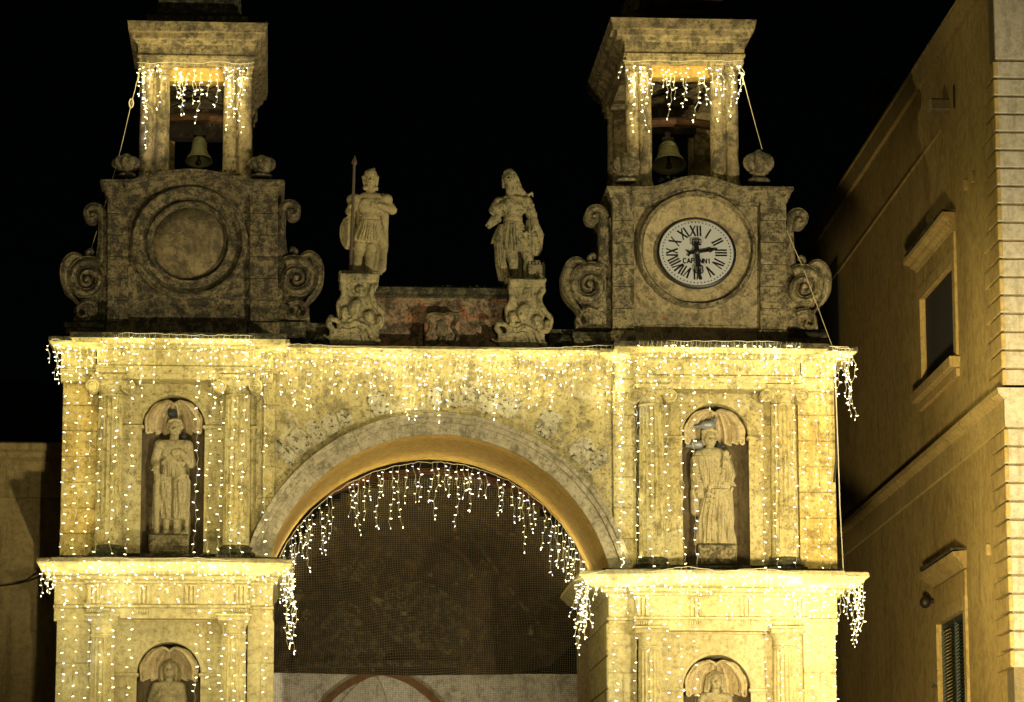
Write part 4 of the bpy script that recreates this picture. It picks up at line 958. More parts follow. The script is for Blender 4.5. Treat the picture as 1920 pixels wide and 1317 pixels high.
# ================================================================== STATUES
class Fig:
    """traces a figure in enlarged-photo coordinates (ox, oy, scale) at depth Yc"""
    def __init__(s, ox, oy, sc, Yc): s.ox, s.oy, s.sc, s.Y = ox, oy, sc, Yc; s.m = M/sc
    def q(s, X, Y, d=0.0): p = P(s.ox+X/s.sc, s.oy+Y/s.sc, s.Y); return (p.x, s.Y+d, p.z)
    def carve(s, x0, y0, x1, y1, dep, h=0.0092):
        a = s.q(x0, y1); b = s.q(x1, y0); s.C = Carve((a[0]-.06, s.Y-dep, a[2]-.04), (b[0]+.06, s.Y+dep, b[2]+.06), h); return s.C
    def cap(s, a, b, ra, rb=None, k=0.02, sub=False):
        s.C.cap(s.q(*a), s.q(*b), ra*s.m, (rb if rb is not None else ra)*s.m, k, sub)
    def ell(s, c, rx, ry, rz, k=0.02, sub=False): s.C.ell(s.q(*c), (rx*s.m, ry*s.m, rz*s.m), k, sub)
    def robe(s, secs, **kw): s.C.robe([(*s.q(X, Y, d), rx*s.m, ry*s.m) for X, Y, d, rx, ry in secs], **kw)
    def groove(s, pts, r, d):
        for a, b in zip(pts[:-1], pts[1:]): s.cap((*a, d), (*b, d), r, r, .008, sub=True)
    def head(s, X, Y, rx, rz, tilt=0.0, turn=0.0, d=0.0):
        """head centred at X, Y; face toward the square"""
        m = s.m; s.ell((X, Y, d), rx, rx*1.12, rz, 0.01)
        s.ell((X+turn*rx*.2, Y+rz*0.45, d-rx*m*0.25), rx*.68, rx*.7, rz*.5, 0.015)      # jaw
        f = d-rx*m*1.05; t = turn*rx*.45
        yo = -tilt*rz*0.4
        s.cap((X+t, Y-rz*.10+yo, f), (X+t*1.2, Y+rz*.20+yo, f-rx*m*.34), rx*.10, rx*.19, 0.005)          # nose
        s.cap((X+t-rx*.5, Y-rz*.16+yo, f+.008), (X+t+rx*.5, Y-rz*.16+yo, f+.008), rx*.12, rx*.12, 0.012)    # brow
        for e in (-1, 1): s.ell((X+t+e*rx*.36, Y+rz*.0+yo, f+.004), rx*.23, rx*.36, rz*.12, 0.004, sub=True); s.ell((X+t+e*rx*.36, Y+rz*.01+yo, f+.022), rx*.12, rx*.12, rz*.05, 0.003)
        s.ell((X+t*1.1, Y+rz*.42+yo, f+.004), rx*.26, rx*.26, rz*.045, 0.003, sub=True)    # mouth
        s.ell((X+t*1.1, Y+rz*.50+yo, f+.012), rx*.20, rx*.16, rz*.06, 0.01)      # lower lip
        s.ell((X+t, Y+rz*.74+yo, f+.03), rx*.25, rx*.25, rz*.14, 0.015)      # chin
        for e in (-1, 1): s.ell((X+e*rx*.97, Y+rz*.1, d), rx*.12, rx*.2, rz*.17, 0.006)
    def hand(s, w, dirv, r, d=0.0, curl=0.6, thumb=1):
        """palm at w heading dirv (photo units) with four unequal fingers and a thumb"""
        X, Y = w; l = math.hypot(*dirv); u = (dirv[0]/l, dirv[1]/l); v = (-u[1], u[0]); m = s.m
        s.ell((X+u[0]*r*.8, Y+u[1]*r*.8, d), r*.95, r*.55, r*.95, 0.01)
        for i, (o, L) in enumerate(((-.72, 1.35), (-.26, 1.6), (.22, 1.5), (.66, 1.15))):
            a = (X+u[0]*r*1.3+v[0]*r*o, Y+u[1]*r*1.3+v[1]*r*o, d-0.004)
            b = (a[0]+u[0]*r*L*.6, a[1]+u[1]*r*L*.6, d-.012*curl*2)
            c = (b[0]+u[0]*r*L*.45*(1-curl*.6), b[1]+u[1]*r*L*.45*(1-curl*.6), d+.012*curl)
            s.cap(a, b, r*.235, r*.22, 0.003); s.cap(b, c, r*.22, r*.17, 0.003)
        a = (X+u[0]*r*.3+v[0]*r*.8*thumb, Y+u[1]*r*.3+v[1]*r*.8*thumb, d-.005); b = (X+u[0]*r*1.1+v[0]*r*1.35*thumb, Y+u[1]*r*1.1+v[1]*r*1.35*thumb, d-.015)
        s.cap(a, b, r*.27, r*.2, 0.006)

# ---- soldier with spear
def statue_soldier():
    f = Fig(560, 270, 3.2926, 0.62); c = f.carve(240, 140, 615, 830, 0.42); b = f.q(430, 815)
    T = thing('statue', 'stone statue of a helmeted soldier in a short pleated tunic holding an upright spear', 'statue', b, 'statues on the gateway')
    # cape and shield behind
    f.robe([(445, 350, .12, 95, 30), (440, 480, .14, 108, 26), (455, 620, .14, 95, 24), (430, 800, .12, 78, 24)], nf=9, amp=0.102, twist=.2)
    f.ell((305, 548, .02), 54, 14, 108, .01); f.ell((305, 548, -.012), 40, 8, 88, .01)
    f.cap((350, 330, .10), (320, 620, .12), 30, 22, .03); f.cap((530, 430, .10), (520, 760, .12), 28, 22, .03)
    # legs with greaves, weight on one leg
    f.cap((385, 560, 0), (366, 690, -.03), 42, 32, .03); f.cap((366, 690, -.03), (352, 800, 0), 33, 22, .02); f.cap((366, 690, -.045), (366, 692, -.05), 30, 28, .01)
    f.cap((455, 560, 0), (437, 690, -.02), 44, 34, .03); f.cap((437, 690, -.02), (428, 800, .01), 36, 25, .02); f.ell((437, 688, -.04), 30, 24, 30, .01)
    f.cap((352, 800, .0), (346, 808, -.10), 20, 16, .015); f.cap((428, 800, .0), (432, 808, -.10), 21, 16, .015)
    for a_, b_ in (((335, 655), (400, 655)), ((405, 655), (470, 655))): f.cap((a_[0], a_[1], -.035), (b_[0], b_[1], -.035), 14, 14, .006)
    # torso, cuirass, belt, pleated skirt
    f.robe([(440, 480, 0, 66, 52), (438, 520, 0, 76, 58), (432, 570, 0, 90, 66), (428, 605, 0, 96, 70)], nf=17, amp=0.131, twist=0, k=.008, wob=.2, sharp=True)
    f.ell((440, 460, 0), 66, 50, 52, .03); f.ell((445, 385, 0), 88, 56, 70, .04); f.ell((445, 330, .01), 82, 42, 34, .04)
    for e in (-1, 1): f.ell((445+e*34, 368, -.075), 33, 24, 28, .015)
    f.cap((383, 487, -.05), (437, 500, -.085), 9, 9, .006); f.cap((437, 500, -.085), (500, 484, -.05), 9, 9, .006)
    f.cap((375, 445, -.05), (505, 440, -.05), 6, 6, .006)
    f.ell((415, 362, -.10), 14, 10, 14, .006)
    f.cap((400, 340, -.075), (480, 345, -.08), 7, 7, .006); f.cap((395, 330, -.05), (440, 400, -.10), 9, 7, .01)
    # neck, head, helmet with raised visor
    f.cap((442, 320, 0), (444, 262, 0), 29, 27, .02)
    f.head(445, 222, 36, 50, d=-.005)
    f.ell((445, 195, .004), 42, 46, 42, .008); f.cap((404, 214, -.02), (486, 212, -.02), 9, 9, .006); f.cap((400, 205, .02), (412, 265, .03), 12, 10, .01); f.cap((486, 205, .02), (478, 265, .03), 12, 10, .01)
    f.cap((448, 172, -.05), (462, 158, .02), 13, 10, .015); f.cap((462, 158, .02), (455, 180, .10), 11, 12, .015)
    f.cap((410, 275, -.02), (478, 278, -.02), 15, 15, .01)
    # arms: one grips the spear, one folded over the chest
    f.cap((358, 348, 0), (318, 415, .02), 38, 29, .02); f.cap((318, 415, .02), (322, 398, -.12), 29, 20, .015); f.hand((318, 402), (1, .1), 16, -.14, 1.0)
    f.ell((340, 345, 0), 44, 42, 38, .015)
    f.cap((530, 350, 0), (578, 410, -.01), 37, 28, .02); f.cap((578, 410, -.01), (495, 392, -.13), 27, 20, .02); f.hand((490, 390), (-1, -.05), 19, -.14, .7, thumb=1)
    f.ell((540, 345, 0), 42, 42, 38, .015); f.cap((520, 315, -.03), (560, 330, -.03), 8, 8, .01)
    f.cap((470, 640, -.02), (490, 670, -.06), 12, 9, .01)
    f.groove([(512, 425), (505, 480), (512, 600), (500, 780)], 9, -.03); f.groove([(372, 400), (362, 480), (345, 560)], 9, -.04)
    f.groove([(405, 620), (398, 700), (392, 800)], 10, -.02); f.groove([(375, 612), (420, 618), (500, 612)], 6, -.10)
    for i in range(8): f.groove([(372+i*17, 500), (362+i*19, 600)], 3.5, -.125)
    c.build('figure', MAT['statue'], T)
    mb = MB(); a = f.q(318, 812, -.16); d = f.q(342, 150, -.16); e = f.q(345, 88, -.16); mid = f.q(341, 165, -.16)
    mb.tube([a, d], [.030, .021], 8); mb.tube([d, f.q(343, 132, -.16), e], [.022, .046, .004], 4); s_ = mb.build('spear', MAT['spear'], T)
    mb = MB(); p0, p1 = f.q(246, 832), f.q(498, 808); mb.box((p0[0], .28, p0[2]), (p1[0], .95, p1[2])); mb.build('plinth', MAT['statue_worn'], T, bevel=.02, rough=.012)
    return T
statue_soldier()

def statue_long_hair():
    f = Fig(560, 270, 3.2926, 0.62); c = f.carve(1140, 150, 1525, 870, 0.42); b = f.q(1330, 858)
    T = thing('statue', 'weathered stone statue of a long haired figure in a windblown mantle beside a small castle', 'statue', b, 'statues on the gateway')
    # mantle masses
    f.robe([(1440, 470, .05, 34, 38), (1455, 560, .04, 58, 50), (1462, 640, .04, 42, 44), (1462, 690, .05, 18, 22)], nf=7, amp=0.189, twist=.4, sharp=True)
    f.robe([(1262, 500, .0, 30, 34), (1240, 600, .0, 34, 44), (1248, 720, .02, 32, 46), (1275, 850, .03, 34, 46)], nf=8, amp=0.232, twist=.3, sharp=True)
    for (a_, b_, r1, r2) in (((1240, 430, -.02), (1185, 480, .0), 26, 18), ((1200, 470, .0), (1165, 500, .02), 22, 12), ((1235, 470, .0), (1175, 515, .0), 18, 12), ((1230, 540, 0), (1200, 600, .01), 18, 12), ((1225, 600, .0), (1192, 612, .0), 12, 7)): f.cap(a_, b_, r1, r2, .015)
    f.robe([(1325, 600, .14, 70, 22), (1350, 720, .16, 66, 22), (1350, 850, .16, 70, 24)], nf=9, amp=0.145)
    # legs
    f.cap((1300, 610, 0), (1322, 720, -.05), 44, 33, .03); f.cap((1322, 720, -.05), (1338, 838, .0), 33, 20, .02)
    f.cap((1385, 600, 0), (1415, 710, -.04), 46, 34, .03); f.cap((1415, 710, -.04), (1398, 845, .02), 32, 20, .02)
    f.cap((1338, 838, .0), (1342, 850, -.1), 19, 15, .012); f.cap((1398, 845, .0), (1392, 850, -.08), 18, 14, .012)
    # tunic
    f.robe([(1325, 490, 0, 60, 52), (1322, 560, 0, 78, 62), (1330, 640, 0, 84, 66), (1335, 670, 0, 80, 64)], nf=11, amp=0.145, twist=.2, k=.012, sharp=True)
    f.cap((1400, 560, -.08), (1300, 650, -.1), 16, 12, .012); f.cap((1280, 520, -.07), (1300, 660, -.1), 14, 10, .012)
    f.ell((1322, 470, 0), 62, 50, 50, .03); f.ell((1322, 395, 0), 84, 56, 66, .04); f.ell((1322, 345, .01), 88, 44, 34, .04)
    f.cap((1265, 500, -.06), (1385, 510, -.06), 12, 12, .008); f.ell((1325, 512, -.1), 18, 14, 18, .008)
    f.cap((1250, 350, -.05), (1370, 430, -.1), 12, 14, .012); f.cap((1370, 350, -.05), (1300, 440, -.1), 10, 12, .012)
    # neck and lifted head with long hair
    f.cap((1312, 335, 0), (1302, 270, -.01), 28, 27, .02); f.head(1300, 222, 35, 50, tilt=.35, d=-.01)
    for (a_, b_, r1, r2) in (((1300, 185, .03), (1340, 240, .05), 38, 32), ((1335, 215, .02), (1360, 290, .04), 26, 28), ((1355, 280, .03), (1400, 320, .03), 27, 20), ((1270, 200, .02), (1268, 260, .03), 17, 13), ((1345, 300, .05), (1330, 350, .08), 30, 24), ((1290, 175, -.03), (1325, 185, -.04), 12, 14), ((1340, 190, -.01), (1352, 250, -.01), 9, 10), ((1350, 250, -.0), (1380, 300, -.02), 10, 9)): f.cap(a_, b_, r1, r2, .012)
    f.cap((1395, 330, .0), (1440, 305, .0), 12, 8, .01); f.cap((1440, 305, 0), (1445, 325, 0), 9, 6, .01)
    # arms
    f.cap((1235, 365, 0), (1205, 410, -.02), 38, 32, .02); f.cap((1205, 412, -.02), (1270, 385, -.13), 30, 21, .02); f.hand((1275, 380), (1, -.3), 18, -.145, .5, thumb=-1)
    f.cap((1405, 360, 0), (1440, 440, .02), 38, 34, .02); f.cap((1440, 440, .02), (1462, 520, -.08), 32, 24, .02); f.hand((1462, 525), (.1, 1), 17, -.1, .5)
    for i in range(5): f.cap((1395+i*13, 345+i*8, -.06), (1400+i*13, 400+i*10, -.07), 6, 5, .005)
    f.groove([(1260, 400), (1262, 480), (1285, 600)], 10, -.06); f.groove([(1385, 420), (1392, 500), (1380, 560)], 10, -.07)
    f.groove([(1365, 680), (1362, 760), (1368, 850)], 12, -.03); f.groove([(1290, 560), (1268, 650), (1282, 830)], 8, -.09)
    for x0, x1 in ((1225, 1245), (1250, 1262), (1430, 1445), (1455, 1470), (1480, 1478)): f.groove([(x0, 520), (x1, 680)], 5, -.10)
    for i in range(5): f.groove([(1300+i*20, 530), (1285+i*26, 655)], 4.5, -.135)
    # little crenellated castle
    x, y, z = f.q(1465, 805, -.04); m = f.m
    c.box((x, y, z), (54*m, .10, 52*m), .006, .008)
    for i in range(5): c.box((x+(-42+21*i)*m, y-.06, z+(58+(8 if i == 2 else 0))*m), (7*m, .03, 12*m), .003, .004)
    c.box((x+2*m, y, z+60*m), (20*m, .05, 24*m), .004, .006)
    c.cap((x-2*m, y-.1, z-40*m), (x-2*m, y-.1, z-8*m), 17*m, 17*m, .004, sub=True); c.cap((x-2*m, y-.1, z-40*m), (x-2*m, y-.1, z-18*m), 11*m, 10*m, .004)
    c.build('figure', MAT['statue_worn'], T)
    mb = MB(); p0, p1 = f.q(1268, 872), f.q(1522, 852); mb.box((p0[0], .28, p0[2]), (p1[0], .95, p1[2])); mb.build('plinth', MAT['statue_worn'], T, bevel=.02, rough=.012)
statue_long_hair()

# ---- figures in the niches
def niche_y(i): cx, r, zi, zb = NICHES[i]; return r
def statue_club():
    f = Fig(60, 620, 2.994, 0.30); c = f.carve(640, 480, 925, 1165, 0.34); b = f.q(765, 1258)
    T = thing('statue', 'stone statue in a belted jacket leaning on a long club in the left upper niche', 'statue', b, 'statues on the gateway')
    f.robe([(790, 640, .12, 80, 26), (780, 860, .14, 98, 28), (775, 1140, .13, 98, 30)], nf=9, amp=0.116, twist=.1)
    for x0, x1 in ((745, 752), (832, 812)):
        f.robe([(x0, 810, 0, 46, 46), (x0, 930, -.01, 47, 50), (x1, 1050, 0, 45, 44), (x1, 1062, 0, 42, 42)], nf=7, amp=0.102, twist=.8, ph=x0)
        f.cap((x1, 1040, 0), (x1-2, 1120, 0), 24, 19, .012); f.cap((x1-2, 1125, 0), (x1-4, 1142, -.09), 20, 17, .012)
    f.cap((870, 850, .02), (868, 1130, .05), 22, 16, .02); f.cap((722, 850, .05), (722, 1130, .07), 18, 15, .02)
    f.robe([(788, 745, 0, 56, 48), (790, 790, 0, 66, 54), (794, 828, 0, 74, 58)], nf=15, amp=0.102, k=.01, wob=.3, sharp=True)
    f.ell((790, 735, 0), 60, 48, 52, .03); f.ell((795, 675, 0), 76, 52, 54, .04); f.ell((795, 640, .01), 82, 42, 26, .03)
    for a_, b_ in (((730, 660), (850, 760)), ((860, 650), (735, 745)), ((740, 700), (800, 740)), ((735, 752), (858, 748))): f.cap((*a_, -.085), (*b_, -.10), 9, 9, .008)
    f.cap((745, 625, -.04), (850, 625, -.04), 9, 9, .01)
    f.cap((795, 630, 0), (800, 590, -.005), 25, 24, .02); f.head(802, 552, 36, 46, turn=.2, d=-.02)
    for k in range(11):
        a = R(180+18*k); f.ell((802+38*math.cos(a)*.98, 545+44*math.sin(a)*.98, -.0), 13, 16, 13, .006)
    for k in range(7): f.ell((772+10*k, 512-6*math.sin(k*.5), -.055), 9, 9, 9, .006)
    f.ell((800, 530, .025), 42, 34, 42, .01)
    f.cap((718, 655, 0), (692, 735, 0), 35, 27, .02); f.cap((692, 735, 0), (698, 772, -.12), 26, 19, .02); f.hand((697, 772), (.1, 1), 19, -.14, .4)
    f.cap((872, 655, 0), (893, 745, 0), 33, 29, .02); f.cap((893, 745, 0), (835, 690, -.13), 28, 19, .02); f.hand((832, 684), (-.8, .3), 19, -.15, .5, thumb=-1)
    f.ell((722, 645, 0), 38, 40, 32, .015); f.ell((868, 645, 0), 36, 40, 32, .015)
    f.cap((702, 800, -.12), (700, 1142, -.10), 15, 17, .008)
    f.cap((690, 1145, .03), (860, 1145, .03), 24, 24, .02)
    f.groove([(735, 700), (728, 780), (724, 840)], 9, -.06); f.groove([(858, 720), (868, 790), (875, 860)], 9, -.05)
    f.groove([(788, 840), (790, 960), (785, 1130)], 10, -.06); f.groove([(722, 838), (790, 846), (868, 838)], 6, -.13)
    for i in range(6): f.groove([(742+i*20, 760), (735+i*23, 822)], 4, -.15)
    for i in range(4): f.groove([(745+i*12, 860), (735+i*14, 1030)], 4, -.125); f.groove([(815+i*14, 860), (800+i*14, 1020)], 4, -.125)
    c.build('figure', MAT['statue_niche'], T)
    mb = MB(); p0, p1 = f.q(655, 1262), f.q(882, 1152); mb.box((p0[0], .06, p0[2]), (p1[0], .56, p1[2])); mb.build('plinth', MAT['tower_light'], T, bevel=.03, rough=.02)
statue_club()

def statue_tunic():
    f = Fig(1100, 620, 2.863, 0.30); c = f.carve(540, 520, 815, 1165, 0.34); b = f.q(690, 1258)
    T = thing('statue', 'stone statue in a flowing robe and short over tunic in the right upper niche', 'statue', b, 'statues on the gateway')
    f.robe([(712, 815, .0, 66, 56), (700, 900, .0, 78, 66), (690, 1020, -.01, 92, 72), (690, 1152, -.01, 97, 76)], nf=12, amp=0.160, twist=.55, sharp=True, k=.012)
    f.robe([(690, 740, 0, 56, 48), (705, 790, 0, 70, 56), (715, 836, 0, 80, 62)], nf=13, amp=0.116, k=.01, wob=.4, sharp=True)
    for i in range(9): f.cap((640+i*2, 880+i*28, -.175+.002*i), (720-i*5, 905+i*27, -.165), 7, 6, .012)
    for i in range(7): f.cap((775-i*11, 850+i*20, -.15), (730-i*3, 1010+i*18, -.19), 8, 7, .012)
    f.ell((680, 720, 0), 58, 48, 50, .03); f.ell((675, 680, 0), 74, 50, 46, .03); f.ell((672, 650, .01), 70, 40, 24, .03)
    f.cap((632, 736, -.08), (730, 730, -.08), 8, 8, .006)
    for i in range(4): f.cap((650+i*20, 660, -.09), (655+i*17, 725, -.10), 7, 6, .008)
    f.cap((662, 655, 0), (660, 615, -.01), 23, 22, .02); f.head(662, 585, 34, 45, turn=.25, d=-.03)
    f.ell((655, 560, .015), 40, 36, 34, .012); f.cap((625, 545, -.03), (695, 543, -.05), 12, 12, .01); f.ell((660, 535, 0), 34, 32, 18, .01); f.cap((628, 560, .0), (628, 610, .01), 13, 10, .01)
    # arms: one hanging with a wide sleeve, one raised holding a small bundle
    f.cap((608, 680, 0), (588, 780, .0), 40, 34, .02); f.cap((588, 780, .0), (604, 850, -.08), 30, 20, .02); f.hand((605, 852), (.05, 1), 19, -.10, .25)
    f.robe([(600, 680, -.02, 42, 44), (610, 760, -.04, 46, 48), (625, 830, -.05, 26, 34), (628, 850, -.05, 12, 20)], nf=7, amp=0.145, ph=1)
    f.cap((582, 700, .05), (580, 830, .05), 26, 20, .02); f.cap((585, 860, .06), (588, 965, .06), 28, 30, .02)
    f.cap((740, 690, 0), (765, 775, -.02), 36, 34, .02); f.cap((765, 775, -.02), (740, 700, -.14), 28, 20, .02); f.hand((740, 700), (.05, -1), 18, -.15, .8)
    f.ell((742, 665, -.13), 15, 14, 18, .006); f.robe([(750, 720, -.06, 30, 40), (745, 780, -.07, 42, 52), (738, 822, -.07, 36, 46)], nf=8, amp=0.145, ph=2)
    f.cap((640, 1150, -.03), (745, 1150, -.03), 22, 22, .02)
    f.groove([(636, 690), (628, 760), (640, 840)], 10, -.07); f.groove([(722, 660), (716, 720), (706, 800)], 10, -.08)
    f.groove([(640, 846), (715, 852), (792, 842)], 8, -.15); f.groove([(700, 860), (690, 960), (668, 1140)], 8, -.19); f.groove([(770, 860), (760, 960), (735, 1140)], 8, -.165)
    for i in range(6): f.groove([(645+i*4, 880+i*38), (700-i*3, 915+i*36)], 5, -.20)
    for i in range(5): f.groove([(650+i*20, 745), (645+i*26, 830)], 5, -.16)
    for i in range(5): f.groove([(592+i*8, 720), (596+i*6, 820)], 4, -.12)
    c.build('figure', MAT['statue_niche'], T)
    mb = MB(); p0, p1 = f.q(590, 1262), f.q(798, 1158); mb.box((p0[0], .06, p0[2]), (p1[0], .56, p1[2])); mb.build('plinth', MAT['tower_light'], T, bevel=.03, rough=.02)
statue_tunic()

def statue_bust(side):
    if side == 'L': f = Fig(0, 980, 3.2, -0.02); hx, hy = 1015, 885; lab = 'bare chested stone woman with a hand at her breast in the lower left niche'
    else: f = Fig(1040, 1020, 3.2, -0.02); hx, hy = 965, 825; lab = 'veiled stone woman in the lower right niche, only her head in view'
    dx, dy = hx-1015, hy-885
    o = lambda X, Y, d=0.0: (X+dx, Y+dy, d)
    c = f.carve(860+dx, 810+dy, 1160+dx, 1560+dy, 0.34, 0.0105); b = f.q(1010+dx, 1640+dy)
    T = thing('statue', lab, 'statue', b, 'statues on the gateway')
    f.robe([(1010+dx, 1130+dy, 0, 86, 70), (1000+dx, 1300+dy, 0, 98, 76), (1000+dx, 1540+dy, 0, 112, 84)], nf=13, amp=0.131, twist=.4, sharp=True)
    f.ell(o(1010, 1085), 74, 56, 66, .03); f.ell(o(1010, 1015), 84, 54, 52, .04); f.ell(o(1010, 975, .01), 80, 42, 26, .03)
    for e in (-1, 1): f.ell(o(1010+e*36, 1028, -.085), 27, 26, 25, .012)
    f.cap(o(1012, 970), o(1014, 930, -.01), 25, 23, .02); f.head(*o(1015, 885)[:2], 37, 52, d=-.03)
    if side == 'L':
        f.ell(o(1015, 862, .02), 46, 42, 40, .012)
        for e in (-1, 1): f.cap(o(1015+e*42, 870, .0), o(1015+e*46, 930, .02), 14, 12, .01); f.cap(o(1015+e*46, 930, .02), o(1015+e*36, 975, .03), 12, 9, .01)
        f.cap(o(1075, 1000, -.04), o(985, 1110, -.10), 9, 10, .01); f.cap(o(1090, 1010, -.03), o(1010, 1130, -.10), 9, 10, .01)
    else:
        f.ell(o(1013, 866, .02), 50, 44, 48, .012)
        for e in (-1, 1): f.cap(o(1015+e*44, 860, .01), o(1015+e*56, 960, .03), 16, 18, .012); f.cap(o(1015+e*36, 850, -.03), o(1015+e*44, 930, -.02), 10, 11, .008)
        for k in range(5): f.cap(o(960+k*12, 960, -.06), o(975+k*16, 1080, -.12), 8, 8, .01)
    f.cap(o(940, 990), o(908, 1075, 0), 33, 28, .02); f.cap(o(908, 1075, 0), o(955, 1040, -.13), 26, 18, .02); f.hand(o(955, 1036)[:2], (1, -.35), 18, -.15, .4, thumb=-1)
    f.cap(o(1082, 990), o(1100, 1095, 0), 33, 28, .02); f.cap(o(1100, 1095, 0), o(1050, 1180, -.12), 26, 19, .02); f.hand(o(1048, 1182)[:2], (-.6, 1), 18, -.14, .4)
    c.build('figure', MAT['statue_niche'], T)
    mb = MB(); p0, p1 = f.q(890+dx, 1640+dy), f.q(1110+dx, 1530+dy); mb.box((p0[0], -.28, p0[2]), (p1[0], .22, p1[2])); mb.build('plinth', MAT['tower_light'], T, bevel=.03, rough=.02)
statue_bust('L'); statue_bust('R')

# ---- scrolled pedestals under the two crowning statues
def pedestal(side):
    if side == 'L': f = Fig(600, 500, 8.23, 0.30); lab = 'scrolled stone pedestal under the soldier statue'; mx = 1
    else: f = Fig(900, 510, 8.78, 0.30); lab = 'scrolled stone pedestal with a carved round boss under the long haired statue'; mx = 1
    mat = MAT['statue_worn']
    b = f.q(560, 1200); T = thing('pedestal', lab, 'pedestal', b, 'scrolled pedestals')
    c = f.carve(20, 150, 1290 if side == 'R' else 1010, 1270, 0.42, 0.0125)
    if side == 'L': S = lambda x, y: (x, y)
    else: S = lambda x, y: ((x-600)*1.06+760, (y-120)*1.04+130)
    def cap(a, b_, ra, rb, d=-.24, **k): f.cap((*S(*a), d), (*S(*b_), d), ra, rb, **k)
    def chain(pts, rads, d=-.24, k=.006):
        pts = smooth_path(pts, 4); n = len(pts)
        for i in range(n-1):
            r0 = np.interp(i/(n-1), np.linspace(0, 1, len(rads)), rads); r1 = np.interp((i+1)/(n-1), np.linspace(0, 1, len(rads)), rads)
            cap(pts[i], pts[i+1], r0, r1, d, k=k)
    # body: waisted block widening down
    x, y, z = f.q(*S(600, 230)); c.box((x, .36, z), (300*f.m, .36, 70*f.m), .01, .02)
    x, y, z = f.q(*S(590, 420)); c.box((x, .36, z), (225*f.m, .28, 180*f.m), .02, .03)
    x, y, z = f.q(*S(570, 800)); c.box((x, .36, z), (320*f.m, .28, 250*f.m), .03, .04)
    x, y, z = f.q(*S(520, 1120)); c.box((x, .36, z), (380*f.m, .28, 125*f.m), .02, .03)
    # bands framing the sides: upper S, lower feet
    chain([(350, 330), (370, 430), (350, 520), (290, 620), (300, 760), (340, 860), (430, 880), (500, 860)], [55, 50, 45, 40, 40, 35], -.215)
    chain([(840, 330), (790, 430), (800, 540), (880, 680), (960, 770), (950, 900), (900, 980), (840, 960)], [55, 50, 50, 45, 40, 35], -.215)
    chain([(150, 860), (240, 870), (330, 930), (450, 950), (540, 900), (640, 940), (730, 980), (760, 1060), (800, 1150), (880, 1190)], [42, 38, 34, 34, 34, 38, 40, 46], -.235)
    chain([(160, 830), (130, 930), (180, 1000), (170, 1120), (110, 1130), (60, 1100)], [50, 45, 45, 40, 22, 18], -.20)
    chain([(330, 1010), (450, 1020), (540, 1000), (620, 1060), (660, 1180)], [18, 18, 18, 20, 18], -.235)
    # central cartouche with side lobes
    f.ell((*S(520, 700), -.23), 90, 90, 140, .006); f.ell((*S(560, 640), -.25), 80, 90, 110, .01); f.ell((*S(750, 810), -.23), 85, 90, 100, .006); f.ell((*S(370, 760), -.23), 60, 80, 110, .006)
    f.ell((*S(600, 400), -.22), 75, 60, 70, .006); f.ell((*S(905, 880), -.24), 55, 90, 90, .006)
    # deep cut grooves
    for a_, b_ in (((455, 360), (470, 480)), ((470, 490), (660, 500)), ((705, 370), (695, 540)), ((695, 540), (740, 650)), ((740, 650), (860, 740)), ((315, 680), (315, 840)), ((640, 760), (650, 880)), ((650, 880), (730, 930))):
        f.cap((*S(*a_), -.23), (*S(*b_), -.23), 26, 26, .006, sub=True)
    c.build('carved_body', mat, T)
    if side == 'R':
        mb = MB(); x, y, z = f.q(*S(600, 360)); mb.lathe((x, .06, z), [(.05, -.04), (.05, .015), (.03, .02), (.03, .008), (.012, .02), (.002, .022)], 16, axis='y'); mb.build('boss', mat, T, smooth='auto')
        mb = MB(); 
        for cxp, cyp in ((1045, 635), (1068, 640)): pass
        volute_band(mb, spiral(1062, 645, 15, 180, 1.1, 1, 24), [4]*25, 0.1, 0.5, 0.04); mb.build('foot_scroll', MAT['coping'], T, smooth='auto')
    else:
        mb = MB(); volute_band(mb, spiral(596, 642, 13, 0, 1.1, -1, 24), [4]*25, 0.1, 0.5, 0.04); mb.build('foot_scroll', MAT['coping'], T, smooth='auto')
pedestal('L'); pedestal('R')

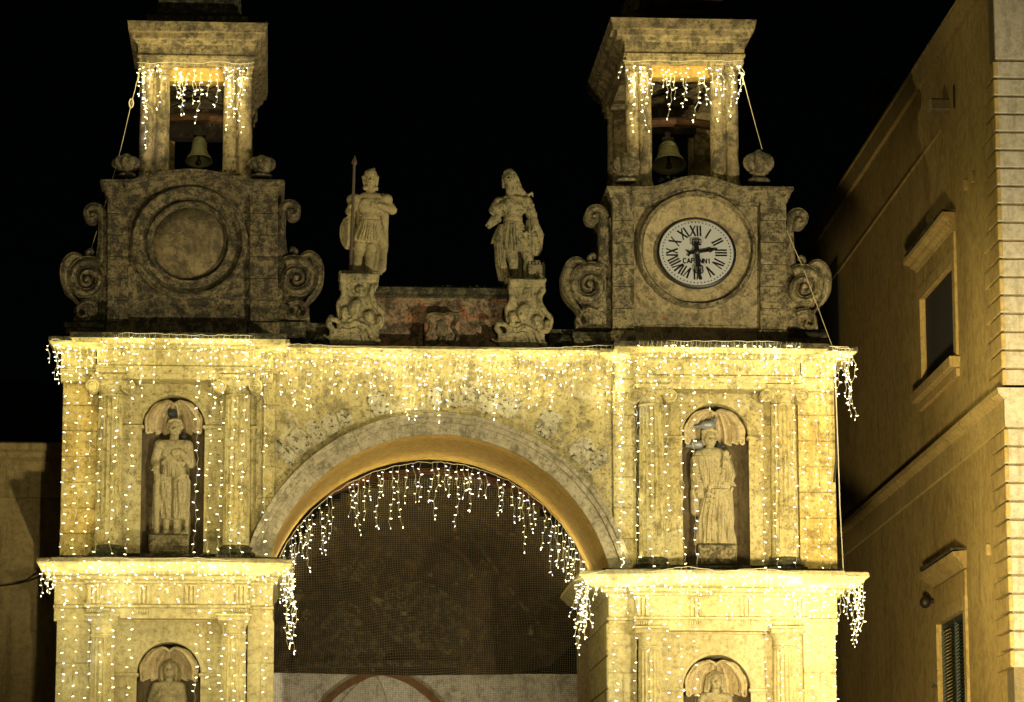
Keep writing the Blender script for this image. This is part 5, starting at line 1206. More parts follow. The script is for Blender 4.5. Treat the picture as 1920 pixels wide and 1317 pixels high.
# ---- pigeons
def pigeon(x, y, Y, heading, sz, mat, label, head_tail=1):
    """heading: angle of the beak direction in the ground plane, 0 = toward +X"""
    p = P(x, y, Y); u = Vector((math.cos(R(heading)), math.sin(R(heading)), 0)); p = Vector(p)
    L = 0.16*sz; T = thing('pigeon', label, 'pigeon', tuple(p - Vector((0, 0, .09*sz))), 'pigeons roosting on the niche statues')
    h = .0085; c = Carve(p-Vector((.26, .26, .16))*sz, p+Vector((.26, .26, .17))*sz, h)
    w = Vector((-u.y, u.x, 0)); Z = Vector((0, 0, 1))
    c.cap(p-u*.05*sz, p+u*.06*sz+Z*.01*sz, .068*sz, .074*sz, .02); c.cap(p+u*.09*sz+Z*.03*sz, p+u*.12*sz+Z*.085*sz, .042*sz, .028*sz, .02)
    c.ell(p+u*.13*sz+Z*.10*sz, (.03*sz,)*3, .01); c.cap(p+u*.155*sz+Z*.098*sz, p+u*.18*sz+Z*.09*sz, .009*sz, .004*sz, .004)
    c.cap(p-u*.08*sz-Z*.01*sz, p-u*.20*sz-Z*.03*sz, .038*sz, .022*sz, .02)
    for e in (-1, 1): c.cap(p+w*e*.045*sz+u*.04*sz, p+w*e*.035*sz-u*.15*sz-Z*.012*sz, .030*sz, .010*sz, .008)
    c.build('body', mat, T, pit=.001)
    if mat is MAT['pigeon']:
        c = Carve(p-Vector((.26, .26, .16))*sz, p+Vector((.26, .26, .17))*sz, h)
        for e in (-1, 1): c.cap(p+w*e*.060*sz+u*.03*sz, p+w*e*.052*sz-u*.05*sz-Z*.004*sz, .030*sz, .020*sz, .006)
        c.build('wing', MAT['feather'], T, pit=.001)
    mb = MB()
    for e in (-1, 1): mb.tube([p+w*e*.02*sz-Z*.05*sz, p+w*e*.02*sz-Z*.09*sz, p+w*e*.02*sz-Z*.092*sz+u*.03*sz], .006*sz, 4)
    mb.build('feet', MAT['spear'], T)
pigeon(1326, 798, .27, 5, 1.0, MAT['pigeon'], 'grey pigeon standing on the head of the right niche statue')
pigeon(1306, 835, .30, 25, .95, MAT['pigeon'], 'grey pigeon perched on the left shoulder of the robed statue, tail outward')
pigeon(1349, 838, .33, 100, .9, MAT['pigeon_dark'], 'dark pigeon tucked behind the neck of the robed statue on its right')
pigeon(323, 776, .36, 80, .95, MAT['pigeon_dark'], 'dark pigeon sitting behind the curly head of the left niche statue')
pigeon(343, 820, .40, 95, .85, MAT['pigeon_dark'], 'dark pigeon on the right shoulder of the left niche statue')

# ================================================================== RIGHT BUILDING
CW = P(1886, 735, -3.0)
dv = ray(640, 1800); DW = Vector((dv.x, dv.y, 0)).normalized()      # along the receding wall, away from the camera
NW = Vector((-DW.y, DW.x, 0))                                       # outward normal (towards the gateway)
if NW.x > 0: NW = -NW
DR = -NW                                                            # along the street front to the right
def Wp(x, y, out=0.0):
    o = CW + NW*out; d = ray(x, y); t = (o-CAM).dot(NW)/d.dot(NW); p = CAM+d*t
    return (p-CW).dot(DW), p.z
def wpt(u, z, out): v = CW + DW*u + NW*out; return (v.x, v.y, z)
def fpt(s_, z, out): v = CW + DR*s_ - DW*out; return (v.x, v.y, z)
def obox(mb, fn, u0, u1, z0, z1, o0, o1):
    vs = [fn(u, z, o) for o in (o0, o1) for u, z in ((u0, z0), (u1, z0), (u1, z1), (u0, z1))]
    mb.add(vs, [(0,1,2,3), (7,6,5,4), (0,4,5,1), (1,5,6,2), (2,6,7,3), (3,7,4,0)])
RB = thing('corner_house', 'tall ochre rendered house with rusticated corner stones closing the right side', 'house', (CW.x, CW.y, 0))
zt = Wp(1691, 160, 0.1)[1]-.06; U1 = Wp(1517, 425)[0]
def wpx(mb, x0, y0, x1, y1, o0, o1):
    """box on the wall given photo corners"""
    a = Wp(x0, y0); b = Wp(x1, y1); obox(mb, wpt, a[0], b[0], b[1], a[1], o0, o1)
# openings measured on the wall: windows
def win_rect(xa, ya, xb, yb):
    ua = Wp(xa, ya)[0]; ub = Wp(xb, yb)[0]; return min(ua, ub), max(ua, ub)
W1u = (Wp(1792, 600)[0], Wp(1730, 600)[0]); W1z = (Wp(1735, 728)[1], Wp(1790, 500)[1]+.06)
W2u = (Wp(1813, 1250)[0], Wp(1762, 1250)[0]); W2z = (Wp(1762, 1480)[1]-1.2, Wp(1813, 1142)[1])
# wall with the window holes
mb = MB(); cuts = sorted([0.0, *W1u, *W2u, U1])
zs = {}
def column_wall(u0, u1, holes):
    z = 0.0
    for h0, h1 in sorted(holes)+[(zt, zt)]:
        if h0 > z: obox(mb, wpt, u0, u1, z, h0, -0.5, 0.0)
        z = h1
for a, b in zip(cuts[:-1], cuts[1:]):
    if b-a < 1e-4: continue
    m_ = (a+b)/2; hs = []
    if W1u[0] < m_ < W1u[1]: hs.append(W1z)
    if W2u[0] < m_ < W2u[1]: hs.append(W2z)
    column_wall(a, b, hs)
mb.build('side_wall', MAT['right_wall'], RB, fix=False)
mb = MB(); obox(mb, wpt, 0.3, U1, 0, zt-0.2, -8, -0.52); mb.build('house_core', MAT['opening'], RB)
mb = MB(); obox(mb, fpt, -0.0, 9.0, 0, zt, -0.5, 0.0); mb.build('front_wall', MAT['right_front'], RB)
mb = MB(); obox(mb, wpt, 0.0, U1, zt-0.25, zt+0.05, -9, -0.01); mb.build('roof', MAT['far_wall'], RB)
# roof band (parapet) and thin ledge
zb1 = Wp(1739, 137, 0.07)[1]
mb = MB(); obox(mb, wpt, -0.14, U1+0.1, zb1+0.02, zt+0.02, -0.05, 0.07); obox(mb, wpt, -0.15, U1+0.12, zt+0.021, zt+0.07, -0.1, 0.10); mb.build('parapet_band', MAT['right_trim'], RB, rough=.01)
mb = MB(); obox(mb, wpt, Wp(1765, 250)[0], U1, Wp(1690, 348)[1]-.02, Wp(1690, 348)[1]+.02, -0.05, 0.03); mb.build('thin_ledge', MAT['right_wall'], RB)
# string course
zs_ = Wp(1886, 735)[1]
prof = [(0.0, -.52), (.03, -.50), (.03, -.12), (.08, -.08), (.14, -.04), (.15, .04), (.0, .06)]
mb = MB()
for U in (-0.0, U1):
    for o, z in prof:
        mb.v.append(wpt(U if U else -o, zs_+z, o))
m_ = len(prof); mb.f = [(k, (k+1)%m_, m_+(k+1)%m_, m_+k) for k in range(m_)] + [tuple(range(m_)), tuple(range(2*m_-1, m_-1, -1))]
mb.build('string_course', MAT['right_trim'], RB, rough=.008)
mb = MB()
for U in (-0.0, 9.0):
    for o, z in prof: mb.v.append(fpt(U if U else -o, zs_+z, o+.001))
mb.f = [(k, (k+1)%m_, m_+(k+1)%m_, m_+k) for k in range(m_)] + [tuple(range(m_)), tuple(range(2*m_-1, m_-1, -1))]
mb.build('string_course', MAT['right_front'], RB, rough=.006)
# quoins: each course one side stone and one front stone
hq = (Wp(1886, 800)[1]-Wp(1886, 1010)[1])/6.0
ztop_q = Wp(1862, 122)[1]
def quoins(z_hi, z_lo, k0):
    n = max(1, round((z_hi-z_lo)/hq)); h = (z_hi-z_lo)/n
    for i in range(n):
        z1 = z_hi-i*h-.02; z0 = z_hi-(i+1)*h+.02; L = 1.05 if (i+k0) % 2 else 0.72; L += rnd.uniform(-.05, .05)
        mb = MB(); pr_ = rnd.uniform(.046, .058); obox(mb, wpt, -0.030, L, z0, z1, -0.02, pr_); mb.build('quoin', MAT['right_wall'], RB, bevel=.012)
        mb = MB(); L = 1.2 if (i+k0) % 2 else 0.85; obox(mb, fpt, -pr_+.003, L if i != 5 else .42, z0-.006, z1+.006, -0.02, .0235+rnd.random()*.006); mb.build('front_quoin', MAT['right_front'], RB, bevel=.012)
        if i == 5:
            mb = MB(); obox(mb, fpt, .44, 1.1, z0, z1, -0.02, .036); mb.build('front_quoin', MAT['inner_white'], RB, bevel=.012)
quoins(ztop_q, zs_+.07, 0); quoins(zs_-.53, zs_-.53-13*hq, 1)
# plain corner block above the quoins
mb = MB(); obox(mb, fpt, -.02, 3.0, ztop_q+.02, zt-.02, -.02, .03); mb.build('front_band', MAT['right_front'], RB, bevel=.01)
# windows
def window(u, z, header_lift, sill, shutters, lab):
    u0, u1 = u; z0, z1 = z
    Wn = MB()
    fr = [(u0-.20, u0, z0-.05, z1+.2), (u1, u1+.20, z0-.05, z1+.2), (u0, u1, z1, z1+.2)]
    for a, b, c_, d in fr: obox(Wn, wpt, a, b, c_, d, -.02, .045)
    wo_ = Wn.build('window_frame', MAT['right_trim'], RB, rough=.004)
    mb = MB(); obox(mb, wpt, u0-.02, u1+.02, z0-.02, z1+.02, -.45, -.05 if not shutters else -.2); mb.build('dark_pane', MAT['opening'], wo_)
    if shutters:
        um = (u0+u1)/2
        for a, b in ((u0+.01, um-.008), (um+.008, u1-.01)):
            mb = MB(); obox(mb, wpt, a, a+.05, z0, z1-.01, -.10, -.04); obox(mb, wpt, b-.05, b, z0, z1-.01, -.10, -.04); obox(mb, wpt, a+.05, b-.05, z1-.09, z1-.01, -.10, -.04)
            zz = z0
            while zz < z1-.12:
                v = [wpt(uu, zz+dz, o) for uu in (a+.05, b-.05) for dz, o in ((0, -.045), (.045, -.09), (.052, -.085), (.008, -.04))]
                mb.add(v, [(0,1,2,3), (7,6,5,4), (0,4,5,1), (1,5,6,2), (2,6,7,3), (3,7,4,0)]); zz += .055
            mb.build('shutter', MAT['shutter'], wo_)
        mb = MB(); p = wpt(u1+.03, z1-1.0, .05); mb.box((p[0]-.08, p[1]-.02, p[2]-.02), (p[0]+.02, p[1]+.02, p[2]+.02)); mb.build('shutter_hook', MAT['iron'], wo_)
    # header: frieze panel, cornice on a corbel
    zc = z1+header_lift; mb = MB(); obox(mb, wpt, u0-.18, u1+.18, z1+.201, zc-.02, -.02, .035); mb.build('window_frieze', MAT['right_wall'], wo_)
    mb = MB()
    pf = [(0.0, 0.0), (.05, 0.0), (.07, .05), (.13, .09), (.15, .13), (.24, .17), (.25, .23), (0.0, .28)]
    for e, U in ((0, u0-.22), (1, u1+.24)):
        for o, zq in pf: mb.v.append(wpt(U+(-o if not e else o)*.8, zc+zq, o+.001))
    m_ = len(pf); mb.f = [(k, (k+1)%m_, m_+(k+1)%m_, m_+k) for k in range(m_)] + [tuple(range(m_)), tuple(range(2*m_-1, m_-1, -1))]
    mb.build('window_cornice', MAT['right_trim'], wo_, rough=.01)
    mb = MB(); obox(mb, wpt, u0-.26, u1+.3, zc+.282, zc+.31, -.02, .24); mb.build('cornice_growth', MAT['coping'], wo_, rough=.02)
    if sill:
        mb = MB(); obox(mb, wpt, u0-.28, u1+.30, z0-.20, z0-.02, -.3, .17); obox(mb, wpt, u0-.22, u1+.24, z0-.34, z0-.201, -.02, .06); mb.build('sill', MAT['right_trim'], wo_, rough=.008, bevel=.012)
window(W1u, W1z, .50, True, False, '')
window(W2u, W2z, .62, True, True, '')
# far narrow dark recess; its shade is put into a flush black plate
ua, ub = Wp(1573, 560)[0], Wp(1541, 560)[0]
mb = MB(); obox(mb, wpt, ua, ub, Wp(1556, 640)[1]-1.0, Wp(1573, 478)[1], -.01, .02); mb.build('far_dark_recess', MAT['opening'], RB)
# spout stub, small pipes, ball lamp
mb = MB(); u, z = Wp(1778, 200); obox(mb, wpt, u-.16, u+.10, z-.10, z+.10, -.05, .32); mb.build('drain_spout', MAT['statue'], RB, bevel=.03, rough=.03)
mb = MB(); u, z = Wp(1785, 190); obox(mb, wpt, u-.26, u-.17, z-.16, z+.2, -.05, .015); mb.build('spout_recess_shade', MAT['opening'], RB)  # thin black plate; the recess's shade is only in its colour
for x, y in ((1813, 346), (1828, 330), (1856, 1030)):
    mb = MB(); u, z = Wp(x, y); obox(mb, wpt, u-.05, u+.05, z-.10, z+.07, -.02, .06); mb.build('wall_bracket', MAT['right_trim'], RB, bevel=.01)
u, z = Wp(1738, 1130, .15); LP = thing('wall_camera', 'round dark security camera on the ochre wall beside the lower window cornice', 'camera', wpt(u, z, 0))
mb = MB(); c = wpt(u, z, .18); mb.ellipsoid(c, (.09, .09, .095)); mb.build('housing', MAT['iron'], LP, smooth=True)
mb = MB(); mb.tube([wpt(u, z+.02, 0), c], .03, 8); mb.build('arm', MAT['iron'], LP)
# chimney with a domed cap standing behind the parapet
a = Wp(1655, 200, -1.6); CHp = Vector(wpt(a[0], zt-.3, -1.6))
CHM = MB(); w = .26
zc = P(1655, 192, CHp.y).z; ztop = P(1655, 148, CHp.y).z
X0, X1 = P(1625, 220, CHp.y).x, P(1676, 220, CHp.y).x
CHx = (X0+X1)/2; CH = thing('chimney', 'masonry chimney with a rounded cap rising behind the ochre roof edge', 'chimney', (CHx, CHp.y, zt-.2))
w = (X1-X0)/2
mb = MB(); mb.box((CHx-w*.85, CHp.y-w*.85, zt-1.6), (CHx+w*.85, CHp.y+w*.85, zc)); mb.build('shaft', MAT['left_wall'], CH, rough=.01)
for i in range(4):
    mb = MB(); sx_, sy_ = ((-1,-1),(1,-1),(1,1),(-1,1))[i]; mb.box((CHx+sx_*w*.5, CHp.y+sy_*w*.5, zc), (CHx+sx_*w*.85, CHp.y+sy_*w*.85, zc+(ztop-zc)*.45)); mb.build('vent_post', MAT['left_wall'], CH)
mb = MB(); h = ztop-zc; mb.box((CHx-w, CHp.y-w, zc+h*.45), (CHx+w, CHp.y+w, zc+h*.6)); mb.lathe((CHx, CHp.y, zc+h*.6), [(w*.9, 0), (w*.85, h*.2), (w*.6, h*.36), (w*.2, h*.42), (.01, h*.43)], 16); mb.build('domed_cap', MAT['lower'], CH, smooth='auto', rough=.01)

# ================================================================== LEFT HOUSE behind the gateway
YL = 3.0
LH = thing('side_house', 'dim plastered house with a broad cornice behind the left pier', 'house', (PX(40, 1300, YL), YL, 0))
xl0, xl1 = PX(-900, 1000, YL), PX(150, 1000, YL)
mb = MB(); mb.box((xl0, YL, 0), (xl1, YL+6, PZ(50, 934, YL))); mb.build('wall', MAT['left_wall'], LH)
mb = MB(); mb.box((xl0, YL-.06, PZ(50, 934, YL)), (xl1, YL+6, PZ(50, 866, YL))); mb.build('frieze', MAT['left_wall'], LH, rough=.005)
mb = MB(); za, zb_ = PZ(50, 866, YL), PZ(50, 833, YL); mb.ring(xl0, xl1, YL-.06, YL+6, [(0, za), (.10, za+.05), (.12, za+.12), (.2, za+.16), (.22, zb_-.03), (.18, zb_)]); mb.build('cornice', MAT['left_wall'], LH, rough=.01)
# wide low pilasters either side of a sunk panel
zp = PZ(50, 938, YL)
mb = MB(); mb.box((PX(66, 1000, YL), YL-.045, 0), (xl1, YL+.1, zp)); mb.build('pilaster', MAT['left_wall'], LH)
mb = MB(); mb.box((xl0, YL-.045, 0), (PX(-160, 1000, YL), YL+.1, zp)); mb.build('pilaster', MAT['left_wall'], LH)
cb = MB(); pts = []
for i in range(17):
    t = i/16; a = P(-200+312*t, 1066+10*t, YL-.06); pts.append((a.x, YL-.07-1.6*max(0, t-.8)*2, a.z-.25*math.sin(math.pi*t)))
cb.tube(pts, .014, 5); tag(cb.build('overhead_cable', MAT['iron'], origin=pts[0]), 'thin dark cable sagging across the dim house toward the left pier', 'cable')
# darker house farther back
YF = 14.0
FH = thing('far_house', 'almost black rooftop behind the dim plastered house', 'house', (PX(30, 900, YF), YF, 0))
mb = MB(); mb.box((PX(-700, 800, YF), YF, 0), (PX(160, 800, YF), YF+8, PZ(40, 722, YF))); mb.build('wall', MAT['far_wall'], FH)
mb = MB(); mb.box((PX(-700, 800, YF), YF-.15, PZ(40, 722, YF)), (PX(72, 800, YF), YF+8, PZ(40, 714, YF))); mb.build('parapet', MAT['far_wall'], FH, rough=.02)
mb = MB(); mb.box((PX(-400, 800, YF), YF+4, PZ(40, 720, YF)), (PX(60, 800, YF), YF+8, PZ(40, 680, YF))); mb.build('roof_room', MAT['far_wall'], FH, rough=.02)

# ================================================================== PASSAGE behind the arch
PG = thing('vaulted_passage', 'dark vaulted passage with faded frescoed wall behind the bird net', 'passage', (AX, 3.0, 0))
Y1, Y2 = T_ARCH+0.06, 8.5
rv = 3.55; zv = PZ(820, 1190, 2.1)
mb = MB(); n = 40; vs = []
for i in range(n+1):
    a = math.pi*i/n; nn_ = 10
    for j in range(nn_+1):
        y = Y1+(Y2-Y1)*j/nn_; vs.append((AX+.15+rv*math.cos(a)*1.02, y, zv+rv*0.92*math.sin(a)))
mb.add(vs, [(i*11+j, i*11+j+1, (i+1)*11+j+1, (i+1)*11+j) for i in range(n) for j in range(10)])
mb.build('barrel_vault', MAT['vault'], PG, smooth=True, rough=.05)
# crossing groin ribs lower the vault toward its end, as a painted band
for (ya, wd, dr) in ((3.6, .5, .10), (6.2, .45, .08)):
    mb = MB(); mb.v = []; N = 36
    for i in range(N+1):
        a = math.pi*i/N
        for rr, yy in ((rv, ya), (rv-dr, ya), (rv-dr, ya+wd), (rv, ya+wd)): mb.v.append((AX+.15+rr*1.02*math.cos(a), yy, zv+rr*.92*math.sin(a)))
    mb.f = [(i*4+k, i*4+(k+1)%4, (i+1)*4+(k+1)%4, (i+1)*4+k) for i in range(N) for k in range(4)]
    mb.build('vault_rib', MAT['arch_rib'], PG, smooth='auto', rough=.02)
for sg in (-1, 1):
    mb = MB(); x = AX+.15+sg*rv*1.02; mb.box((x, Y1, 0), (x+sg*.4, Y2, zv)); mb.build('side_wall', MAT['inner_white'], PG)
mb = MB(); mb.box((AX-4.6, Y1+.0, zv+rv*.92), (AX+4.6, Y2+.5, zv+rv*.92+.3)); mb.build('passage_roof', MAT['far_wall'], PG)
# back wall: frescoed lunette over a whitewashed wall
Yb_ = Y2-.1
mb = MB(); mb.box((AX-4.2, Yb_+.12, 0), (AX+4.4, Yb_+.5, PZ(800, 1262, Yb_))); mb.build('lower_back_wall', MAT['old_lime'], PG)
pts = [(PX(x, y, Yb_), PZ(x, y, Yb_)) for x, y in ((380, 1258), (380, 700), (1250, 700), (1250, 1050), (1105, 1150), (1082, 1200), (1035, 1245), (960, 1264), (760, 1266))]
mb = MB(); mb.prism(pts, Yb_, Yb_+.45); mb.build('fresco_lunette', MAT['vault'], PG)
# ledge along the foot of the fresco, and peeled patches of lighter plaster
mb = MB(); mb.prism([(PX(x, y, Yb_), PZ(x, y, Yb_)) for x, y in ((548, 1244), (560, 1238), (700, 1240), (880, 1240), (888, 1230), (892, 1244), (880, 1252), (700, 1252), (548, 1252))], Yb_-.10, Yb_+.02); mb.build('fresco_ledge', MAT['peeled'], PG, rough=.01)
def patch(pp, mat, out):
    q = smooth_path(pp+[pp[0]], 4)[:-1]; mb = MB(); mb.prism([(PX(x, y, Yb_), PZ(x, y, Yb_)) for x, y in q], Yb_-out, Yb_+.02); mb.build('plaster_patch', mat, PG, rough=.02)
patch([(610, 1085), (660, 1058), (710, 1050), (722, 1062), (708, 1085), (700, 1102), (680, 1100), (672, 1090)], MAT['peeled'], .012)
patch([(592, 1150), (640, 1140), (690, 1180), (720, 1238), (600, 1238), (585, 1200)], MAT['peeled'], .015)
patch([(720, 1110), (790, 1090), (860, 1130), (880, 1200), (800, 1225), (730, 1190)], MAT['peeled'], .01)
def fresco_band(pp, w, mat):
    q = smooth_path(pp, 6); mb = MB(); ww = w*M*.9
    mb.sweep([(PX(x, y, Yb_), PZ(x, y, Yb_)) for x, y in q], [(-ww, Yb_+.02), (-ww, Yb_-.02), (ww, Yb_-.02), (ww, Yb_+.02)]); mb.build('painted_band', mat, PG, rough=.01)
fresco_band([(560, 960), (640, 945), (760, 932), (860, 950), (960, 1010), (1040, 1090)], 6, MAT['arch_rib_dark'])
fresco_band([(870, 985), (910, 1040), (960, 1110), (1010, 1170)], 4, MAT['peeled'])
fresco_band([(640, 1010), (760, 1000), (860, 1035), (900, 1110), (880, 1180)], 5, MAT['arch_rib_dark'])
fresco_band([(930, 1000), (1000, 1010), (1080, 1040)], 4, MAT['peeled'])
# red brown arch band on the lower wall with a pale lunette under it
Yq = Yb_+.10
def band_arc(pp, w, Yf, mat, nm):
    q = smooth_path(pp, 8); mb = MB(); ww = w*M*.95
    path = [(PX(x, y, Yf), PZ(x, y, Yf)) for x, y in q]; mb.sweep(path, [(-ww, Yf+.08), (-ww, Yf-.05), (ww, Yf-.05), (ww, Yf+.08)]); mb.build(nm, mat, PG, smooth='auto', rough=.008)
band_arc([(590, 1350), (610, 1318), (650, 1284), (700, 1262), (735, 1264), (780, 1284), (820, 1320), (850, 1370)], 8, Yq, MAT['arch_rib'], 'arch_band')
mb = MB(); q = smooth_path([(628, 1350), (640, 1318), (670, 1285), (700, 1268), (716, 1290), (728, 1330), (732, 1360)], 5); mb.prism([(PX(x, y, Yq), PZ(x, y, Yq)) for x, y in q], Yq-.02, Yq+.1); mb.build('pale_lunette', MAT['inner_white'], PG)
mb = MB(); mb.box((PX(1083, 1280, Yb_), Yb_-.3, 0), (PX(1130, 1280, Yb_), Yb_+.1, PZ(1100, 1000, Yb_))); mb.build('corner_pier', MAT['left_wall'], PG)

# ---- bird net stretched behind the arch
NT = MB(); Yn = T_ARCH+.02
cx0, cz0 = PX(812, 1179, Yn), PZ(812, 1179, Yn); rn = 318*M*1.0
sp = 4.6*M
xs = np.arange(cx0-rn, cx0+rn, sp); zlo = PZ(812, 1400, Yn); zhi = cz0+rn
def nety(x, z): return Yn + .10*math.sin(x*1.3+.5)*math.cos(z*1.1) + .05*noise.noise(Vector((x*1.2, 0, z*1.2)))
def warp(x, z):
    e = Vector((x*.7, 0, z*.7)); return (x+.10*noise.noise(e)+.02*noise.noise(e*5), nety(x, z), z+.16*noise.noise(e+Vector((9, 2, 1)))+.02*noise.noise(e*5+Vector((4, 4, 4))))
def inside(x, z): return (z < cz0 and abs(x-cx0) < rn) or (x-cx0)**2+(z-cz0)**2 < rn*rn
def netline(pts):
    run = []
    for x, z in pts+[(1e3, 1e3)]:
        if x < 1e2 and inside(x, z): run.append(warp(x, z))
        else:
            if len(run) > 1:
                n0 = len(NT.v); w = .0016
                for p in run: NT.v.append((p[0]-w, p[1], p[2]+w)); NT.v.append((p[0]+w, p[1]-w, p[2]-w)); NT.v.append((p[0], p[1]+w, p[2]))
                for i in range(len(run)-1):
                    for k in range(3): NT.f.append((n0+i*3+k, n0+i*3+(k+1)%3, n0+i*3+3+(k+1)%3, n0+i*3+3+k))
            run = []
for x in xs: netline([(x, z) for z in np.arange(zlo, zhi, .16)])
for z in np.arange(zlo, zhi, sp): netline([(x, z) for x in np.arange(cx0-rn, cx0+rn, .16)])
tag(NT.build('bird_net', MAT['net'], fix=False, origin=(cx0, Yn, zlo)), 'fine square mesh bird net stretched across the back of the great arch', 'net')

# ================================================================== ROPES
def line_thing(name, pts, r, mat, label, cat, sag=0.0, n=16):
    P0 = [Vector(p) for p in pts]; out = []
    for i in range(len(P0)-1):
        for k in range(n):
            t = k/n; q = P0[i].lerp(P0[i+1], t); q.z -= sag*math.sin(math.pi*t); out.append(q)
    out.append(P0[-1]); mb = MB(); mb.tube(out, r, 5)
    return tag(mb.build(name, mat, origin=P0[0]), label, cat)
line_thing('guy_rope', [P(262, 130, .2), P(246, 195, .2), P(220, 305, .2), P(170, 470, .3)], .005, MAT['rope'], 'pale knotted rope running down from the left belfry corner', 'rope', .02)
mb = MB(); a = Vector(P(246, 194, .2)); mb.tube([a+Vector((.03*math.cos(t), 0, .07*math.sin(t))) for t in np.linspace(0, 6.28, 13)[:-1]], .012, 5, closed=True); tag(mb.build('rope_loop', MAT['rope'], origin=a), 'small rope loop knotted halfway down the left belfry rope', 'rope knot')
line_thing('guy_rope', [P(1390, 135, .15), P(1429, 280, .15)], .006, MAT['rope'], 'taut pale rope from the right belfry corner down to the stone urn', 'rope', .01)
line_thing('guy_rope', [P(1475, 432, .05), P(1505, 500, .0), P(1533, 575, -.1), P(1560, 648, -.4)], .006, MAT['rope'], 'pale rope crossing the far right scroll down to the cornice corner', 'rope', .01)
line_thing('light_cable', [P(1566, 700, -.4), P(1571, 830, -.35), P(1575, 950, -.4), P(1582, 1082, -.9)], .008, MAT['cable'], 'white supply cable dropping down the outer edge of the right pier', 'cable', .0)
line_thing('light_cable', [P(1566, 700, -.2), P(1568, 860, -.15), P(1564, 905, -.12)], .018, MAT['iron'], 'dark drain cable fixed to the outer edge of the right pier', 'cable', .0)

# ================================================================== FAIRY LIGHTS
rnd.seed(5)
N_BULB = [0]; LD = {}; GLOW = [0.25]
def bulb(mb, p, length=.0205, rad=.0066, d=None):
    if d is None: d = Vector((rnd.choice((-1, 1))*rnd.uniform(.6, 1), rnd.uniform(-.5, .2), rnd.uniform(-.5, .4)))
    k_ = rnd.uniform(.7, 1.25); length *= k_; rad *= k_
    d.normalize(); p = Vector(p)+d*length*.9; u = d.cross(Vector((0, .3, 1))).normalized(); w = d.cross(u)
    vs = [p-d*length]; 
    for s_ in (-.3, .75):
        for k in range(4): a = k*math.pi/2+.4; vs.append(p+d*length*s_+(u*math.cos(a)+w*math.sin(a))*rad*(1 if s_ < 0 else .8))
    vs.append(p+d*length*1.05)
    fs = [(0, 1+(k+1)%4, 1+k) for k in range(4)] + [(1+k, 1+(k+1)%4, 5+(k+1)%4, 5+k) for k in range(4)] + [(9, 5+k, 5+(k+1)%4) for k in range(4)]
    mb.add(vs, fs); N_BULB[0] += 1
def drop(root, top, length, step=.16, drift=0.0, wig=.03, bmat='bulb', start=.05, back=None, gap=0.1, zig=.012):
    """one hanging strand: wire part, its bulbs joined below it"""
    w = MB(); b = MB(); bb = MB(); pts = []; n = max(3, int(length/.09)); ph = rnd.uniform(0, 6)
    for i in range(n+1):
        t = i/n; z = -length*t
        pts.append(Vector(top)+Vector((drift*t + wig*(noise.noise(Vector((ph, t*length*2.2, 0))))*min(1, t*4), (back(z) if back else 0) + wig*.5*noise.noise(Vector((ph+7, t*length*2, 0))), z)))
        if i and zig: pts[-1].x += zig*((-1)**i)
    w.tube(pts, .0025, 3)
    s_ = start+rnd.uniform(0, step*.6)
    while s_ < length:
        if rnd.random() > gap:
            t = s_/length*n; i = min(int(t), n-1); p = pts[i].lerp(pts[i+1], t-i)
            (bulb(bb, p) if rnd.random() < .012 else bulb(b, p))
        s_ += step*rnd.uniform(.6, 1.4)
    bulb(b, pts[-1], d=Vector((rnd.uniform(-.3, .3), -.2, -1)))
    o = w.build('strand', MAT['cable'], root, fix=False)
    # the light its bulbs give off, gathered at a few points along the strand
    k = max(1, round(length/.45)); nb = len(b.v)/10
    for j in range(k):
        t = (j+.5)/k*n; i = min(int(t), n-1); p = pts[i].lerp(pts[i+1], t-i)
        cool = rnd.random() < .03; key = (round(GLOW[0]*nb/k, 2), cool); ld = LD.get(key)
        if ld is None:
            ld = bpy.data.lights.new('strand_glow', 'POINT'); ld.energy = GLOW[0]*nb/k; ld.color = (.78, .84, 1.0) if cool else (1.0, .87, .36); ld.shadow_soft_size = .05; LD[key] = ld
        lo = bpy.data.objects.new('strand_glow', ld); COL.objects.link(lo); lo.parent = o; lo.location = p - ORG[root.name] + Vector((0, rnd.uniform(-.16, .06), 0))
    if b.v: b.build('bulbs', MAT[bmat], o, fix=False, kind='stuff')
    if bb.v: bb.build('cool_bulbs', MAT['bulb_blue'], o, fix=False, kind='stuff')
    return o
def main_cable(root, pts, scallop=0.02, r=.0045):
    out = []
    for i in range(len(pts)-1):
        a, b = Vector(pts[i]), Vector(pts[i+1]); n = max(2, int((b-a).length/.08))
        for k in range(n):
            t = k/n; q = a.lerp(b, t); q.z += rnd.uniform(-scallop, scallop)*.5; out.append(q)
    out.append(Vector(pts[-1])); mb = MB(); mb.tube(out, r, 4); mb.build('main_cable', MAT['cable'], root, fix=False)
